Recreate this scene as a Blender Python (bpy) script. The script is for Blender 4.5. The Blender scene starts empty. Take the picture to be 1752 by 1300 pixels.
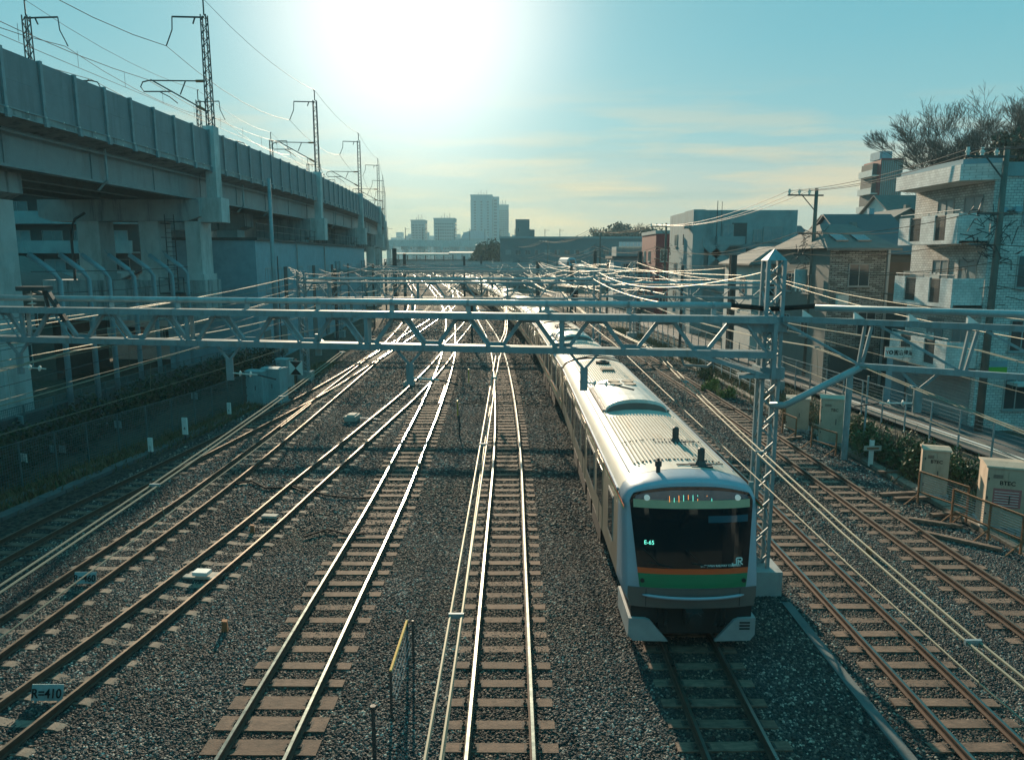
import bpy, math, random
from mathutils import Vector, Matrix
sc = bpy.context.scene
COL = sc.collection
rad = math.radians
R = random.Random(11)

# ------------------------------------------------------------------ camera
CAMH, PIT, FPX = 8.43, rad(9.32), 1280.0
cd = bpy.data.cameras.new('camera')
cam = bpy.data.objects.new('camera', cd); COL.objects.link(cam)
cam.location = (0, 0, CAMH)
cam.rotation_euler = (rad(90) - PIT, 0, 0)
cd.sensor_width = 36.0; cd.lens = 36.0 * FPX / 1752.0
cd.clip_start = 0.05; cd.clip_end = 9000
sc.camera = cam

# ------------------------------------------------------------------ light
SUN_EL, SUN_AZ = rad(17.0), rad(-7.4)          # azimuth from +Y, negative = left
sd = Vector((math.sin(SUN_AZ) * math.cos(SUN_EL), math.cos(SUN_AZ) * math.cos(SUN_EL), math.sin(SUN_EL)))
ld = bpy.data.lights.new('sun', 'SUN'); ld.energy = 4.8; ld.angle = rad(0.55); ld.color = (1.0, 0.80, 0.56)
sun = bpy.data.objects.new('sun', ld); COL.objects.link(sun)
sun.rotation_euler = sd.to_track_quat('Z', 'Y').to_euler()

vs = sc.view_settings
vs.view_transform = 'Standard'; vs.look = 'None'; vs.exposure = 0.95; vs.gamma = 1.0; vs.use_curve_mapping = False

def sky():
    w = bpy.data.worlds.new('World'); sc.world = w; w.use_nodes = True
    nt = w.node_tree; N = nt.nodes; L = nt.links; N.clear()
    def n(t, **k):
        x = N.new(t)
        for a, b in k.items(): setattr(x, a, b)
        return x
    def m(op, a, b=None, c=None, clamp=False):
        x = N.new('ShaderNodeMath'); x.operation = op; x.use_clamp = clamp
        for i, v in enumerate((a, b, c)):
            if v is None: continue
            if isinstance(v, (int, float)): x.inputs[i].default_value = v
            else: L.new(v, x.inputs[i])
        return x.outputs[0]
    def mix(f, a, b, mode='MIX'):
        x = N.new('ShaderNodeMix'); x.data_type = 'RGBA'; x.blend_type = mode
        for i, v in ((0, f), (6, a), (7, b)):
            if isinstance(v, (int, float)): x.inputs[i].default_value = v
            elif isinstance(v, tuple): x.inputs[i].default_value = v + (1,)
            else: L.new(v, x.inputs[i])
        return x.outputs[2]
    out = n('ShaderNodeOutputWorld'); bg = n('ShaderNodeBackground'); L.new(bg.outputs[0], out.inputs[0])
    tc = n('ShaderNodeTexCoord')
    nis = n('ShaderNodeTexSky'); nis.sky_type = 'NISHITA'; nis.sun_disc = False
    nis.sun_elevation = SUN_EL; nis.sun_rotation = SUN_AZ; nis.altitude = 0
    nis.air_density = 1.0; nis.dust_density = 0.8; nis.ozone_density = 1.5
    sep = n('ShaderNodeSeparateXYZ'); L.new(tc.outputs['Generated'], sep.inputs[0])
    z = sep.outputs[2]
    ramp = n('ShaderNodeValToRGB'); cr = ramp.color_ramp
    stops = [(0.0, (.26, .33, .32)), (0.035, (.64, .46, .29)), (0.085, (.54, .51, .41)), (0.15, (.30, .52, .53)),
             (0.25, (.19, .47, .53)), (0.42, (.11, .39, .47)), (0.60, (.05, .38, .48)), (1.0, (.035, .33, .43))]
    cr.elements[0].position = 0; cr.elements[0].color = stops[0][1] + (1,)
    cr.elements[1].position = 1; cr.elements[1].color = stops[-1][1] + (1,)
    for p, c in stops[1:-1]:
        e = cr.elements.new(p); e.color = c + (1,)
    L.new(z, ramp.inputs[0])
    # away from the sun the sky is raised to teal, filling the shaded faces
    vd = n('ShaderNodeVectorMath', operation='DOT_PRODUCT'); L.new(tc.outputs['Generated'], vd.inputs[0])
    vd.inputs[1].default_value = sd
    dot = vd.outputs['Value']
    side = m('MULTIPLY_ADD', dot, 0.5, 0.5, True)
    side = m('POWER', side, 2.2)
    base = mix(side, (.03, .46, .58), ramp.outputs[0])
    # clouds: long streaks low above the horizon
    dn = m('MAXIMUM', sep.outputs[1], 0.05)
    u = m('DIVIDE', sep.outputs[0], dn); v = m('DIVIDE', z, dn)
    comb = n('ShaderNodeCombineXYZ')
    L.new(m('MULTIPLY', u, 3.2), comb.inputs[0]); L.new(m('MULTIPLY', v, 32.0), comb.inputs[1])
    no = n('ShaderNodeTexNoise'); no.inputs['Scale'].default_value = 1.0; no.inputs['Detail'].default_value = 5; no.inputs['Roughness'].default_value = .55
    L.new(comb.outputs[0], no.inputs['Vector'])
    band = m('MULTIPLY', m('SMOOTH_MIN', m('MULTIPLY', v, 22.0), 1.0, .3), m('SUBTRACT', 1.15, m('MULTIPLY', v, 5.0), None, True), None, True)
    cm = n('ShaderNodeMapRange'); L.new(no.outputs[0], cm.inputs[0]); cm.inputs[1].default_value = .45; cm.inputs[2].default_value = .60
    cmask = m('MULTIPLY', cm.outputs[0], band)
    cmask = m('MULTIPLY', cmask, side)
    base = mix(m('MULTIPLY', cmask, .95), base, (1.05, .66, .28))
    comb2 = n('ShaderNodeCombineXYZ')
    L.new(m('MULTIPLY_ADD', u, 2.6, 3.3), comb2.inputs[0]); L.new(m('MULTIPLY_ADD', v, 38.0, 7.7), comb2.inputs[1])
    no2 = n('ShaderNodeTexNoise'); no2.inputs['Scale'].default_value = 1.0; no2.inputs['Detail'].default_value = 6; no2.inputs['Roughness'].default_value = .6
    L.new(comb2.outputs[0], no2.inputs['Vector'])
    cm2 = n('ShaderNodeMapRange'); L.new(no2.outputs[0], cm2.inputs[0]); cm2.inputs[1].default_value = .52; cm2.inputs[2].default_value = .66
    band2 = m('MULTIPLY', m('MULTIPLY', v, 12.0, None, True), m('SUBTRACT', 1.0, m('MULTIPLY', v, 6.0), None, True), None, True)
    base = mix(m('MULTIPLY', m('MULTIPLY', cm2.outputs[0], band2), .95), base, (.22, .31, .30))
    # bright veil round the sun
    ang = m('ARCCOSINE', m('MINIMUM', dot, 0.99999))
    g1 = m('POWER', 2.718, m('MULTIPLY', m('POWER', m('DIVIDE', ang, .170), 3.2), -1.0))
    g2 = m('POWER', 2.718, m('MULTIPLY', m('POWER', m('DIVIDE', ang, .25), 2.0), -1.0))
    base = mix(m('MULTIPLY', g2, .42), base, (.72, .80, .78))
    base = mix(m('MULTIPLY', g1, 1.0), base, (1.12, 1.10, 1.04))
    # physical sky carries a share of the light, scaled to its usual low strength
    tint = mix(1.0, nis.outputs[0], (.003, .006, .007), 'MULTIPLY')
    tot = mix(1.0, mix(1.0, base, (.50, .50, .50), 'MULTIPLY'), tint, 'ADD')
    scl = mix(1.0, tot, (10.0, 10.0, 10.0), 'MULTIPLY')
    L.new(scl, bg.inputs[0]); bg.inputs[1].default_value = 0.1
sky()

# ------------------------------------------------------------------ projection of a ground point (used to survey positions)
def gp(px, py, z=0.0):
    u = (px - 876) / FPX; v = (650 - py) / FPX
    d = Vector((u, math.cos(PIT) + v * math.sin(PIT), -math.sin(PIT) + v * math.cos(PIT)))
    return d * ((z - CAMH) / d.z) + Vector((0, 0, CAMH))
def dp(px, py, Y):
    u = (px - 876) / FPX; v = (650 - py) / FPX
    d = Vector((u, math.cos(PIT) + v * math.sin(PIT), -math.sin(PIT) + v * math.cos(PIT)))
    return d * (Y / d.y) + Vector((0, 0, CAMH))

# ------------------------------------------------------------------ mesh helpers
class MB:
    def __init__(s): s.v = []; s.f = []; s.m = []
    def add(s, vs_, fs, m=0):
        o = len(s.v); s.v += [tuple(p) for p in vs_]
        for f in fs: s.f.append(tuple(i + o for i in f)); s.m.append(m)
    def box(s, x0, x1, y0, y1, z0, z1, m=0, skip=''):
        P = [(x0,y0,z0),(x1,y0,z0),(x1,y1,z0),(x0,y1,z0),(x0,y0,z1),(x1,y0,z1),(x1,y1,z1),(x0,y1,z1)]
        s.add(P, [(0,3,2,1),(4,5,6,7),(0,1,5,4),(1,2,6,5),(2,3,7,6),(3,0,4,7)], m)
    def bar(s, a, b, w=.06, h=None, m=0, up=(0,0,1)):
        a = Vector(a); b = Vector(b); h = w if h is None else h
        d = (b - a).normalized(); U = Vector(up)
        if abs(d.dot(U)) > .98: U = Vector((0,1,0))
        sx = d.cross(U).normalized() * (w / 2); sy = d.cross(sx).normalized() * (h / 2)
        P = [a-sx-sy, a+sx-sy, a+sx+sy, a-sx+sy, b-sx-sy, b+sx-sy, b+sx+sy, b-sx+sy]
        s.add(P, [(0,3,2,1),(4,5,6,7),(0,1,5,4),(1,2,6,5),(2,3,7,6),(3,0,4,7)], m)
    def tube(s, pts, r=.03, n=6, m=0, cap=True):
        pts = [Vector(p) for p in pts]; rs = r if isinstance(r, (list, tuple)) else [r] * len(pts)
        vs_ = []; fs = []
        for i, p in enumerate(pts):
            d = (pts[min(i+1, len(pts)-1)] - pts[max(i-1, 0)]).normalized()
            U = Vector((0,0,1)) if abs(d.z) < .95 else Vector((0,1,0))
            a = d.cross(U).normalized(); b = d.cross(a).normalized()
            for k in range(n):
                t = 2 * math.pi * k / n
                vs_.append(p + (a * math.cos(t) + b * math.sin(t)) * rs[i])
        for i in range(len(pts) - 1):
            for k in range(n):
                k2 = (k + 1) % n
                fs.append((i*n+k, i*n+k2, (i+1)*n+k2, (i+1)*n+k))
        if cap:
            fs.append(tuple(range(n))[::-1]); fs.append(tuple((len(pts)-1)*n + k for k in range(n)))
        s.add(vs_, fs, m)
    def cyl(s, x, y, z0, z1, r, n=12, m=0, r2=None):
        s.tube([(x,y,z0),(x,y,z1)], [r, r if r2 is None else r2], n, m)
    def prism(s, pts, axis, a, b, m=0):
        """pts: 2-D outline; extruded along axis ('x','y','z') from a to b"""
        def P(p, t):
            return {'x': (t, p[0], p[1]), 'y': (p[0], t, p[1]), 'z': (p[0], p[1], t)}[axis]
        n = len(pts)
        vs_ = [P(p, a) for p in pts] + [P(p, b) for p in pts]
        s.add(vs_, [tuple(range(n))[::-1], tuple(range(n, 2*n))] + [(i, (i+1) % n, n + (i+1) % n, n + i) for i in range(n)], m)
    def loft(s, rings, m=0, closed=False):
        n = len(rings[0]); vs_ = [p for r_ in rings for p in r_]; fs = []
        for i in range(len(rings) - 1):
            for k in range(n if closed else n - 1):
                k2 = (k + 1) % n
                fs.append((i*n+k, i*n+k2, (i+1)*n+k2, (i+1)*n+k))
        s.add(vs_, fs, m)
    def mesh(s, name, mats, smooth=False):
        me = bpy.data.meshes.new(name); me.from_pydata(s.v, [], s.f)
        if not isinstance(mats, (list, tuple)): mats = [mats]
        for x in mats: me.materials.append(x)
        if len(mats) > 1: me.polygons.foreach_set('material_index', s.m)
        if smooth: me.polygons.foreach_set('use_smooth', [True] * len(me.polygons))
        me.update(); return me
    def build(s, name, mats, parent=None, loc=(0,0,0), rz=0, smooth=False):
        return ob(name, s.mesh(name, mats, smooth), parent, loc, rz)

def ob(name, me, parent=None, loc=(0,0,0), rz=0, **k):
    o = bpy.data.objects.new(name, me); COL.objects.link(o)
    o.location = loc
    if rz: o.rotation_euler = (0, 0, rz)
    if parent: o.parent = parent
    return o
def tag(o, label=None, cat=None, group=None, kind=None):
    if label: o['label'] = label
    if cat: o['category'] = cat
    if group: o['group'] = group
    if kind: o['kind'] = kind
    return o
def thing(name, label, cat, loc=(0,0,0), rz=0, group=None):
    o = bpy.data.objects.new(name, None); COL.objects.link(o); o.location = loc; o.rotation_euler = (0,0,rz)
    o.empty_display_size = .3
    return tag(o, label, cat, group)
def recalc(me):
    import bmesh
    b = bmesh.new(); b.from_mesh(me); bmesh.ops.recalc_face_normals(b, faces=b.faces); b.to_mesh(me); b.free()
def copy_tree(o, parent=None):
    c = o.copy(); COL.objects.link(c); c.parent = parent
    for ch in list(o.children): copy_tree(ch, c)
    return c

# ------------------------------------------------------------------ materials
def mat(name, col, rough=.8, metal=0.0, var=.25, scale=3.0, bump=0.0, bscale=None, stain=None, stretch=(1,1,1), spec=None, emit=None, coat=0):
    m = bpy.data.materials.new(name); m.use_nodes = True
    nt = m.node_tree; N = nt.nodes; L = nt.links; b = N['Principled BSDF']
    b.inputs['Roughness'].default_value = rough; b.inputs['Metallic'].default_value = metal
    b.inputs['Base Color'].default_value = tuple(col) + (1,)
    if spec is not None: b.inputs['Specular IOR Level'].default_value = spec
    if coat: b.inputs['Coat Weight'].default_value = coat; b.inputs['Coat Roughness'].default_value = .1
    if emit: b.inputs['Emission Color'].default_value = tuple(emit[0]) + (1,); b.inputs['Emission Strength'].default_value = emit[1]
    if var or bump:
        g = N.new('ShaderNodeNewGeometry'); mp = N.new('ShaderNodeMapping'); L.new(g.outputs['Position'], mp.inputs[0]); mp.inputs['Scale'].default_value = stretch
    if var:
        n1 = N.new('ShaderNodeTexNoise'); n1.inputs['Scale'].default_value = scale; n1.inputs['Detail'].default_value = 6; n1.inputs['Roughness'].default_value = .65
        L.new(mp.outputs[0], n1.inputs['Vector'])
        r = N.new('ShaderNodeMapRange'); r.inputs[1].default_value = .3; r.inputs[2].default_value = .7; r.inputs[3].default_value = 1 - var; r.inputs[4].default_value = 1 + var * .7
        L.new(n1.outputs[0], r.inputs[0])
        oi = N.new('ShaderNodeObjectInfo'); r2 = N.new('ShaderNodeMapRange'); r2.inputs[3].default_value = 1 - var * .35; r2.inputs[4].default_value = 1 + var * .35
        L.new(oi.outputs['Random'], r2.inputs[0])
        mm = N.new('ShaderNodeMath'); mm.operation = 'MULTIPLY'; L.new(r.outputs[0], mm.inputs[0]); L.new(r2.outputs[0], mm.inputs[1])
        mx = N.new('ShaderNodeMix'); mx.data_type = 'RGBA'; mx.blend_type = 'MULTIPLY'; mx.inputs[0].default_value = 1
        mx.inputs[6].default_value = tuple(col) + (1,); L.new(mm.outputs[0], mx.inputs[7])
        src = mx.outputs[2]
        if stain:
            n2 = N.new('ShaderNodeTexNoise'); n2.inputs['Scale'].default_value = stain[1]; n2.inputs['Detail'].default_value = 8; n2.inputs['Roughness'].default_value = .7
            mp2 = N.new('ShaderNodeMapping'); L.new(g.outputs['Position'], mp2.inputs[0]); mp2.inputs['Scale'].default_value = stain[3] if len(stain) > 3 else (1,1,.25)
            L.new(mp2.outputs[0], n2.inputs['Vector'])
            r3 = N.new('ShaderNodeMapRange'); r3.inputs[1].default_value = .5; r3.inputs[2].default_value = .68; r3.inputs[4].default_value = stain[2]
            L.new(n2.outputs[0], r3.inputs[0])
            m2 = N.new('ShaderNodeMix'); m2.data_type = 'RGBA'; L.new(r3.outputs[0], m2.inputs[0]); L.new(src, m2.inputs[6]); m2.inputs[7].default_value = tuple(stain[0]) + (1,)
            src = m2.outputs[2]
        L.new(src, b.inputs['Base Color'])
        rr = N.new('ShaderNodeMapRange'); rr.inputs[3].default_value = max(.03, rough - .12); rr.inputs[4].default_value = min(1, rough + .12)
        L.new(n1.outputs[0], rr.inputs[0]); L.new(rr.outputs[0], b.inputs['Roughness'])
    if bump:
        n3 = N.new('ShaderNodeTexNoise'); n3.inputs['Scale'].default_value = bscale or scale * 6; n3.inputs['Detail'].default_value = 4
        L.new(mp.outputs[0], n3.inputs['Vector'])
        bp = N.new('ShaderNodeBump'); bp.inputs['Strength'].default_value = bump; bp.inputs['Distance'].default_value = .02
        L.new(n3.outputs[0], bp.inputs['Height']); L.new(bp.outputs[0], b.inputs['Normal'])
    return m

def brickmat(name, col, mortar, bw, bh, ms=.012, axis='xz', bump=.6, var=.25):
    m = mat(name, col, .75, 0, 0)
    nt = m.node_tree; N = nt.nodes; L = nt.links; b = N['Principled BSDF']
    g = N.new('ShaderNodeNewGeometry'); s = N.new('ShaderNodeSeparateXYZ'); L.new(g.outputs['Position'], s.inputs[0])
    c = N.new('ShaderNodeCombineXYZ'); ad = N.new('ShaderNodeMath'); ad.operation = 'ADD'
    L.new(s.outputs[0], ad.inputs[0]); L.new(s.outputs[1], ad.inputs[1]); L.new(ad.outputs[0], c.inputs[0]); L.new(s.outputs[2], c.inputs[1])
    t = N.new('ShaderNodeTexBrick'); L.new(c.outputs[0], t.inputs['Vector'])
    t.inputs['Scale'].default_value = 1; t.inputs['Brick Width'].default_value = bw; t.inputs['Row Height'].default_value = bh; t.inputs['Mortar Size'].default_value = ms
    t.inputs['Color1'].default_value = tuple(x * (1 - var) for x in col) + (1,); t.inputs['Color2'].default_value = tuple(min(1, x * (1 + var)) for x in col) + (1,)
    t.inputs['Mortar'].default_value = tuple(mortar) + (1,); t.inputs['Mortar Smooth'].default_value = .2
    n1 = N.new('ShaderNodeTexNoise'); n1.inputs['Scale'].default_value = 1.5; n1.inputs['Detail'].default_value = 6; L.new(g.outputs['Position'], n1.inputs['Vector'])
    r = N.new('ShaderNodeMapRange'); r.inputs[1].default_value = .3; r.inputs[2].default_value = .7; r.inputs[3].default_value = .72; r.inputs[4].default_value = 1.1; L.new(n1.outputs[0], r.inputs[0])
    mx = N.new('ShaderNodeMix'); mx.data_type = 'RGBA'; mx.blend_type = 'MULTIPLY'; mx.inputs[0].default_value = 1; L.new(t.outputs[0], mx.inputs[6]); L.new(r.outputs[0], mx.inputs[7])
    L.new(mx.outputs[2], b.inputs['Base Color'])
    bp = N.new('ShaderNodeBump'); bp.inputs['Strength'].default_value = bump; bp.inputs['Distance'].default_value = .03; bp.invert = True
    L.new(t.outputs['Fac'], bp.inputs['Height']); L.new(bp.outputs[0], b.inputs['Normal'])
    return m

def speckle(name, c1, c2, c3, scale, bump):
    m = mat(name, c1, .95, 0, 0, spec=.1)
    nt = m.node_tree; N = nt.nodes; L = nt.links; b = N['Principled BSDF']
    g = N.new('ShaderNodeNewGeometry')
    v = N.new('ShaderNodeTexVoronoi'); v.inputs['Scale'].default_value = scale; L.new(g.outputs['Position'], v.inputs['Vector'])
    n1 = N.new('ShaderNodeTexNoise'); n1.inputs['Scale'].default_value = .5; n1.inputs['Detail'].default_value = 8; n1.inputs['Roughness'].default_value = .7; L.new(g.outputs['Position'], n1.inputs['Vector'])
    sp = N.new('ShaderNodeSeparateColor'); L.new(v.outputs['Color'], sp.inputs[0])
    r = N.new('ShaderNodeValToRGB'); r.color_ramp.elements[0].color = tuple(c1) + (1,); r.color_ramp.elements[1].color = tuple(c2) + (1,); L.new(sp.outputs[0], r.inputs[0])
    mr = N.new('ShaderNodeMapRange'); mr.inputs[1].default_value = .5; mr.inputs[2].default_value = .7; mr.inputs[4].default_value = .6; L.new(n1.outputs[0], mr.inputs[0])
    mx = N.new('ShaderNodeMix'); mx.data_type = 'RGBA'; L.new(mr.outputs[0], mx.inputs[0]); L.new(r.outputs[0], mx.inputs[6]); mx.inputs[7].default_value = tuple(c3) + (1,)
    L.new(mx.outputs[2], b.inputs['Base Color'])
    if bump:
        bp = N.new('ShaderNodeBump'); bp.inputs['Strength'].default_value = 1; bp.inputs['Distance'].default_value = bump
        L.new(v.outputs['Distance'], bp.inputs['Height']); bp.invert = True; L.new(bp.outputs[0], b.inputs['Normal'])
    return m

M = {}
M['ground'] = speckle('ground_soil', (.05,.05,.042), (.12,.105,.08), (.06,.075,.04), 6, .05)
M['ballast'] = speckle('ballast_bed', (.018,.021,.022), (.10,.095,.08), (.035,.037,.036), 9, .09)
M['stone'] = mat('ballast_stone', (.12,.115,.105), .8, 0, 0)
def _stone():
    nt = M['stone'].node_tree; N = nt.nodes; L = nt.links; b = N['Principled BSDF']
    oi = N.new('ShaderNodeObjectInfo'); r = N.new('ShaderNodeValToRGB'); r.color_ramp.interpolation = 'LINEAR'
    e = r.color_ramp.elements; e[0].position = 0; e[0].color = (.016,.020,.022,1); e[1].position = 1; e[1].color = (.46,.44,.38,1)
    for p, c in ((.45,(.028,.032,.034,1)),(.75,(.066,.067,.064,1)),(.9,(.17,.158,.137,1))):
        x = e.new(p); x.color = c
    L.new(oi.outputs['Random'], r.inputs[0])
    g = N.new('ShaderNodeNewGeometry'); n1 = N.new('ShaderNodeTexNoise'); n1.inputs['Scale'].default_value = .45; n1.inputs['Detail'].default_value = 5; L.new(g.outputs['Position'], n1.inputs['Vector'])
    mr = N.new('ShaderNodeMapRange'); mr.inputs[1].default_value = .35; mr.inputs[2].default_value = .65; mr.inputs[3].default_value = .55; mr.inputs[4].default_value = 1.25; L.new(n1.outputs[0], mr.inputs[0])
    n2 = N.new('ShaderNodeTexNoise'); n2.inputs['Scale'].default_value = .22; n2.inputs['Detail'].default_value = 4; mp = N.new('ShaderNodeMapping'); mp.inputs['Location'].default_value = (4,9,0); L.new(g.outputs['Position'], mp.inputs[0]); L.new(mp.outputs[0], n2.inputs['Vector'])
    mr2 = N.new('ShaderNodeMapRange'); mr2.inputs[1].default_value = .5; mr2.inputs[2].default_value = .68; mr2.inputs[4].default_value = .6; L.new(n2.outputs[0], mr2.inputs[0])
    mx = N.new('ShaderNodeMix'); mx.data_type = 'RGBA'; mx.blend_type = 'MULTIPLY'; mx.inputs[0].default_value = 1; L.new(r.outputs[0], mx.inputs[6]); L.new(mr.outputs[0], mx.inputs[7])
    m2 = N.new('ShaderNodeMix'); m2.data_type = 'RGBA'; m2.blend_type = 'MULTIPLY'; L.new(mr2.outputs[0], m2.inputs[0]); L.new(mx.outputs[2], m2.inputs[6]); m2.inputs[7].default_value = (1.15,.85,.62,1)
    # brake dust and rust lying along each track
    s3 = N.new('ShaderNodeSeparateXYZ'); L.new(g.outputs['Position'], s3.inputs[0]); prev = None
    for c in (-4.35, -.2, 3.85, 8.25, 12.0):
        a1 = N.new('ShaderNodeMath'); a1.operation = 'SUBTRACT'; L.new(s3.outputs[0], a1.inputs[0]); a1.inputs[1].default_value = c
        a2 = N.new('ShaderNodeMath'); a2.operation = 'ABSOLUTE'; L.new(a1.outputs[0], a2.inputs[0])
        if prev is None: prev = a2
        else:
            a3 = N.new('ShaderNodeMath'); a3.operation = 'MINIMUM'; L.new(prev.outputs[0], a3.inputs[0]); L.new(a2.outputs[0], a3.inputs[1]); prev = a3
    mr3 = N.new('ShaderNodeMapRange'); mr3.inputs[1].default_value = .55; mr3.inputs[2].default_value = 1.15; mr3.inputs[3].default_value = .8; mr3.inputs[4].default_value = 0; L.new(prev.outputs[0], mr3.inputs[0])
    m4 = N.new('ShaderNodeMix'); m4.data_type = 'RGBA'; m4.blend_type = 'MULTIPLY'; L.new(mr3.outputs[0], m4.inputs[0]); L.new(m2.outputs[2], m4.inputs[6]); m4.inputs[7].default_value = (.72,.52,.42,1)
    L.new(m4.outputs[2], b.inputs['Base Color'])
_stone()
M['rail_top'] = mat('rail_running_surface', (.20,.235,.215), .30, 1.0, .12, 5)
M['rail_top_dull'] = mat('rail_running_surface_worn', (.24,.19,.15), .5, 1.0, .2, 5)
M['rail_side'] = mat('rail_rust', (.085,.048,.032), .85, 0, .35, 8)
M['sleeper'] = mat('sleeper_concrete', (.23,.18,.14), .9, 0, .4, 7, .35, 40, stain=((.09,.06,.045), 5, .6, (1,1,1)))
M['sleeper_wood'] = mat('sleeper_wood', (.185,.115,.082), .92, 0, .5, 6, .5, 30, stretch=(.6,3,1), stain=((.05,.035,.028), 4, .75, (1,1,1)))
M['clip'] = mat('rail_clip', (.06,.05,.042), .85, 0, .2)
M['concrete'] = mat('weathered_concrete', (.30,.33,.33), .9, 0, .22, .9, .25, 12, stain=((.07,.08,.08), 1.6, .9, (1,1,.12)))
M['concrete_pale'] = mat('pale_concrete', (.46,.48,.47), .88, 0, .18, .8, .2, 12, stain=((.2,.2,.18), 1.1, .55))
M['barrier'] = mat('noise_barrier_panel', (.19,.22,.235), .7, 0, .15, 1.2, .1, 10, stain=((.10,.12,.13), 1.6, .6, (1,1,.12)))
M['girder'] = mat('girder_paint', (.19,.26,.275), .55, .1, .15, .8, 0, None, stain=((.10,.10,.09), 1.0, .5))
M['steel'] = mat('galvanised_steel', (.22,.29,.31), .62, .15, .18, 3, 0, None, stain=((.16,.12,.09), 6, .5))
M['steel_dark'] = mat('dark_steel', (.07,.075,.075), .6, .4, .2, 3)
M['pipe'] = mat('feeder_pipe', (.28,.37,.39), .5, .15, .15, 2, 0, None, stain=((.22,.20,.17), 3, .5))
M['copper'] = mat('wire_copper', (.24,.23,.17), .6, .4, .15, 4)
M['wire_dark'] = mat('wire_dark', (.05,.05,.05), .6, .2, .1)
M['insul'] = mat('porcelain', (.62,.62,.58), .25, 0, .08)
M['rust'] = mat('rusty_steel', (.30,.135,.065), .85, .2, .4, 8)
M['asphalt'] = mat('asphalt', (.075,.078,.078), .85, 0, .25, 2, .3, 60)
M['kerb'] = mat('kerb_stone', (.42,.38,.33), .85, 0, .2, 3)
M['leaf'] = mat('leaf_green', (.055,.085,.022), .7, 0, .5, 2.5)
M['leaf_dark'] = mat('leaf_dark', (.028,.045,.016), .75, 0, .5, 1.5)
M['leaf_yellow'] = mat('grass_yellow', (.20,.22,.045), .8, 0, .35, 2.5)
M['leaf_dry'] = mat('dry_grass', (.16,.12,.06), .85, 0, .4, 2.5)
M['bark'] = mat('bark', (.055,.045,.036), .9, 0, .3, 5)
M['white'] = mat('white_paint', (.72,.72,.69), .55, 0, .1, 4)
M['black'] = mat('black_paint', (.02,.02,.02), .85, 0, 0, spec=.2)
M['yellow'] = mat('yellow_paint', (.62,.36,.05), .5, 0, .15, 6)
M['glass'] = mat('window_glass', (.03,.045,.05), .12, 0, 0, spec=.8)
M['glass_pale'] = mat('window_curtain', (.20,.26,.27), .35, 0, .2, 2)
M['frame'] = mat('aluminium_frame', (.30,.31,.30), .7, 0, .1)
M['beige_box'] = mat('cabinet_beige', (.44,.345,.26), .6, 0, .12, 2.5, 0, None, stain=((.24,.17,.11), 4, .5, (1,1,.3)))
M['cyan_box'] = mat('cabinet_bluegreen', (.22,.36,.38), .6, 0, .12, 2.5, 0, None, stain=((.12,.12,.10), 4, .4, (1,1,.3)))
M['label_red'] = mat('notice_print', (.36,.12,.12), .6, 0, .2, 18)

# ------------------------------------------------------------------ track alignment: shared bend to the left in the distance
SH = [(-20,0),(20,0),(30,0),(40,-.15),(52,-.5),(64,-1.0),(78,-1.9),(90,-2.95),(109,-4.7),(127,-6.6),(150,-9.2),(192,-14.6),(230,-20.2),(290,-29.5),(350,-39),(430,-52),(512,-66),(600,-82)]
def interp(tab, y):
    if y <= tab[0][0]: return tab[0][1]
    for i in range(len(tab) - 1):
        if y <= tab[i+1][0]:
            x0, v0 = tab[i]; x1, v1 = tab[i+1]
            xm, vm = tab[max(i-1, 0)]; xp, vp = tab[min(i+2, len(tab)-1)]
            h = x1 - x0; t = (y - x0) / h
            m0 = (v1 - vm) / (x1 - xm) * h if x1 > xm else 0
            m1 = (vp - v0) / (xp - x0) * h
            return (2*t**3 - 3*t*t + 1)*v0 + (t**3 - 2*t*t + t)*m0 + (-2*t**3 + 3*t*t)*v1 + (t**3 - t*t)*m1
    return tab[-1][1]
def sh(y): return interp(SH, y)
def leaves(mb, c, r, n, size, m=0, rnd=R, shell=.35):
    for _ in range(n):
        while True:
            p = Vector((rnd.uniform(-1,1), rnd.uniform(-1,1), rnd.uniform(-1,1)))
            l = p.length
            if .05 < l <= 1: break
        p *= (shell + (1 - shell) * rnd.random()) / max(l, .4) if rnd.random() < .7 else 1
        q = Vector((c[0] + p.x * r[0], c[1] + p.y * r[1], c[2] + p.z * r[2]))
        a = Vector((rnd.gauss(0,1), rnd.gauss(0,1), rnd.gauss(0,1))).normalized()
        b = a.cross(Vector((rnd.gauss(0,1), rnd.gauss(0,1), rnd.gauss(0,1)))).normalized()
        s_ = size * rnd.uniform(.6, 1.4)
        mb.add([q - a*s_, q + b*s_*.55, q + a*s_, q - b*s_*.55], [(0,1,2,3)], m)

# ================================================================== SETTING
g = MB(); g.add([(-3500,-400,-.12),(3500,-400,-.12),(3500,4500,-.12),(-3500,4500,-.12)], [(0,1,2,3)])
tag(g.build('ground', M['ground']), kind='structure')
# ballast bed as one strip that follows the tracks
b = MB(); rows = []
ys = [-3 + 1.5*i for i in range(20)] + [28 + 4*i for i in range(40)] + [190 + 12*i for i in range(30)]
def bedl(y): return interp([(-5,-17.2),(15,-16.6),(24,-15.9),(36,-14.6),(50,-14.0),(64,-13.6+0),(90,-13.2+sh(90)),(150,-13.2+sh(150)),(600,-13.2+sh(600))], y) if y < 64 else -13.2 + sh(y) - .2
def bedr(y): return 14.0 + sh(y)
for y in ys:
    l, r_ = bedl(y), bedr(y)
    rows.append([(l - .8, y, -.118), (l, y, 0), ((l*2+r_)/3, y, 0), ((l+r_*2)/3, y, 0), (r_, y, 0), (r_ + .8, y, -.118)])
b.loft(rows); tag(b.build('ballast_bed', M['ballast']), kind='structure')

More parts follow.
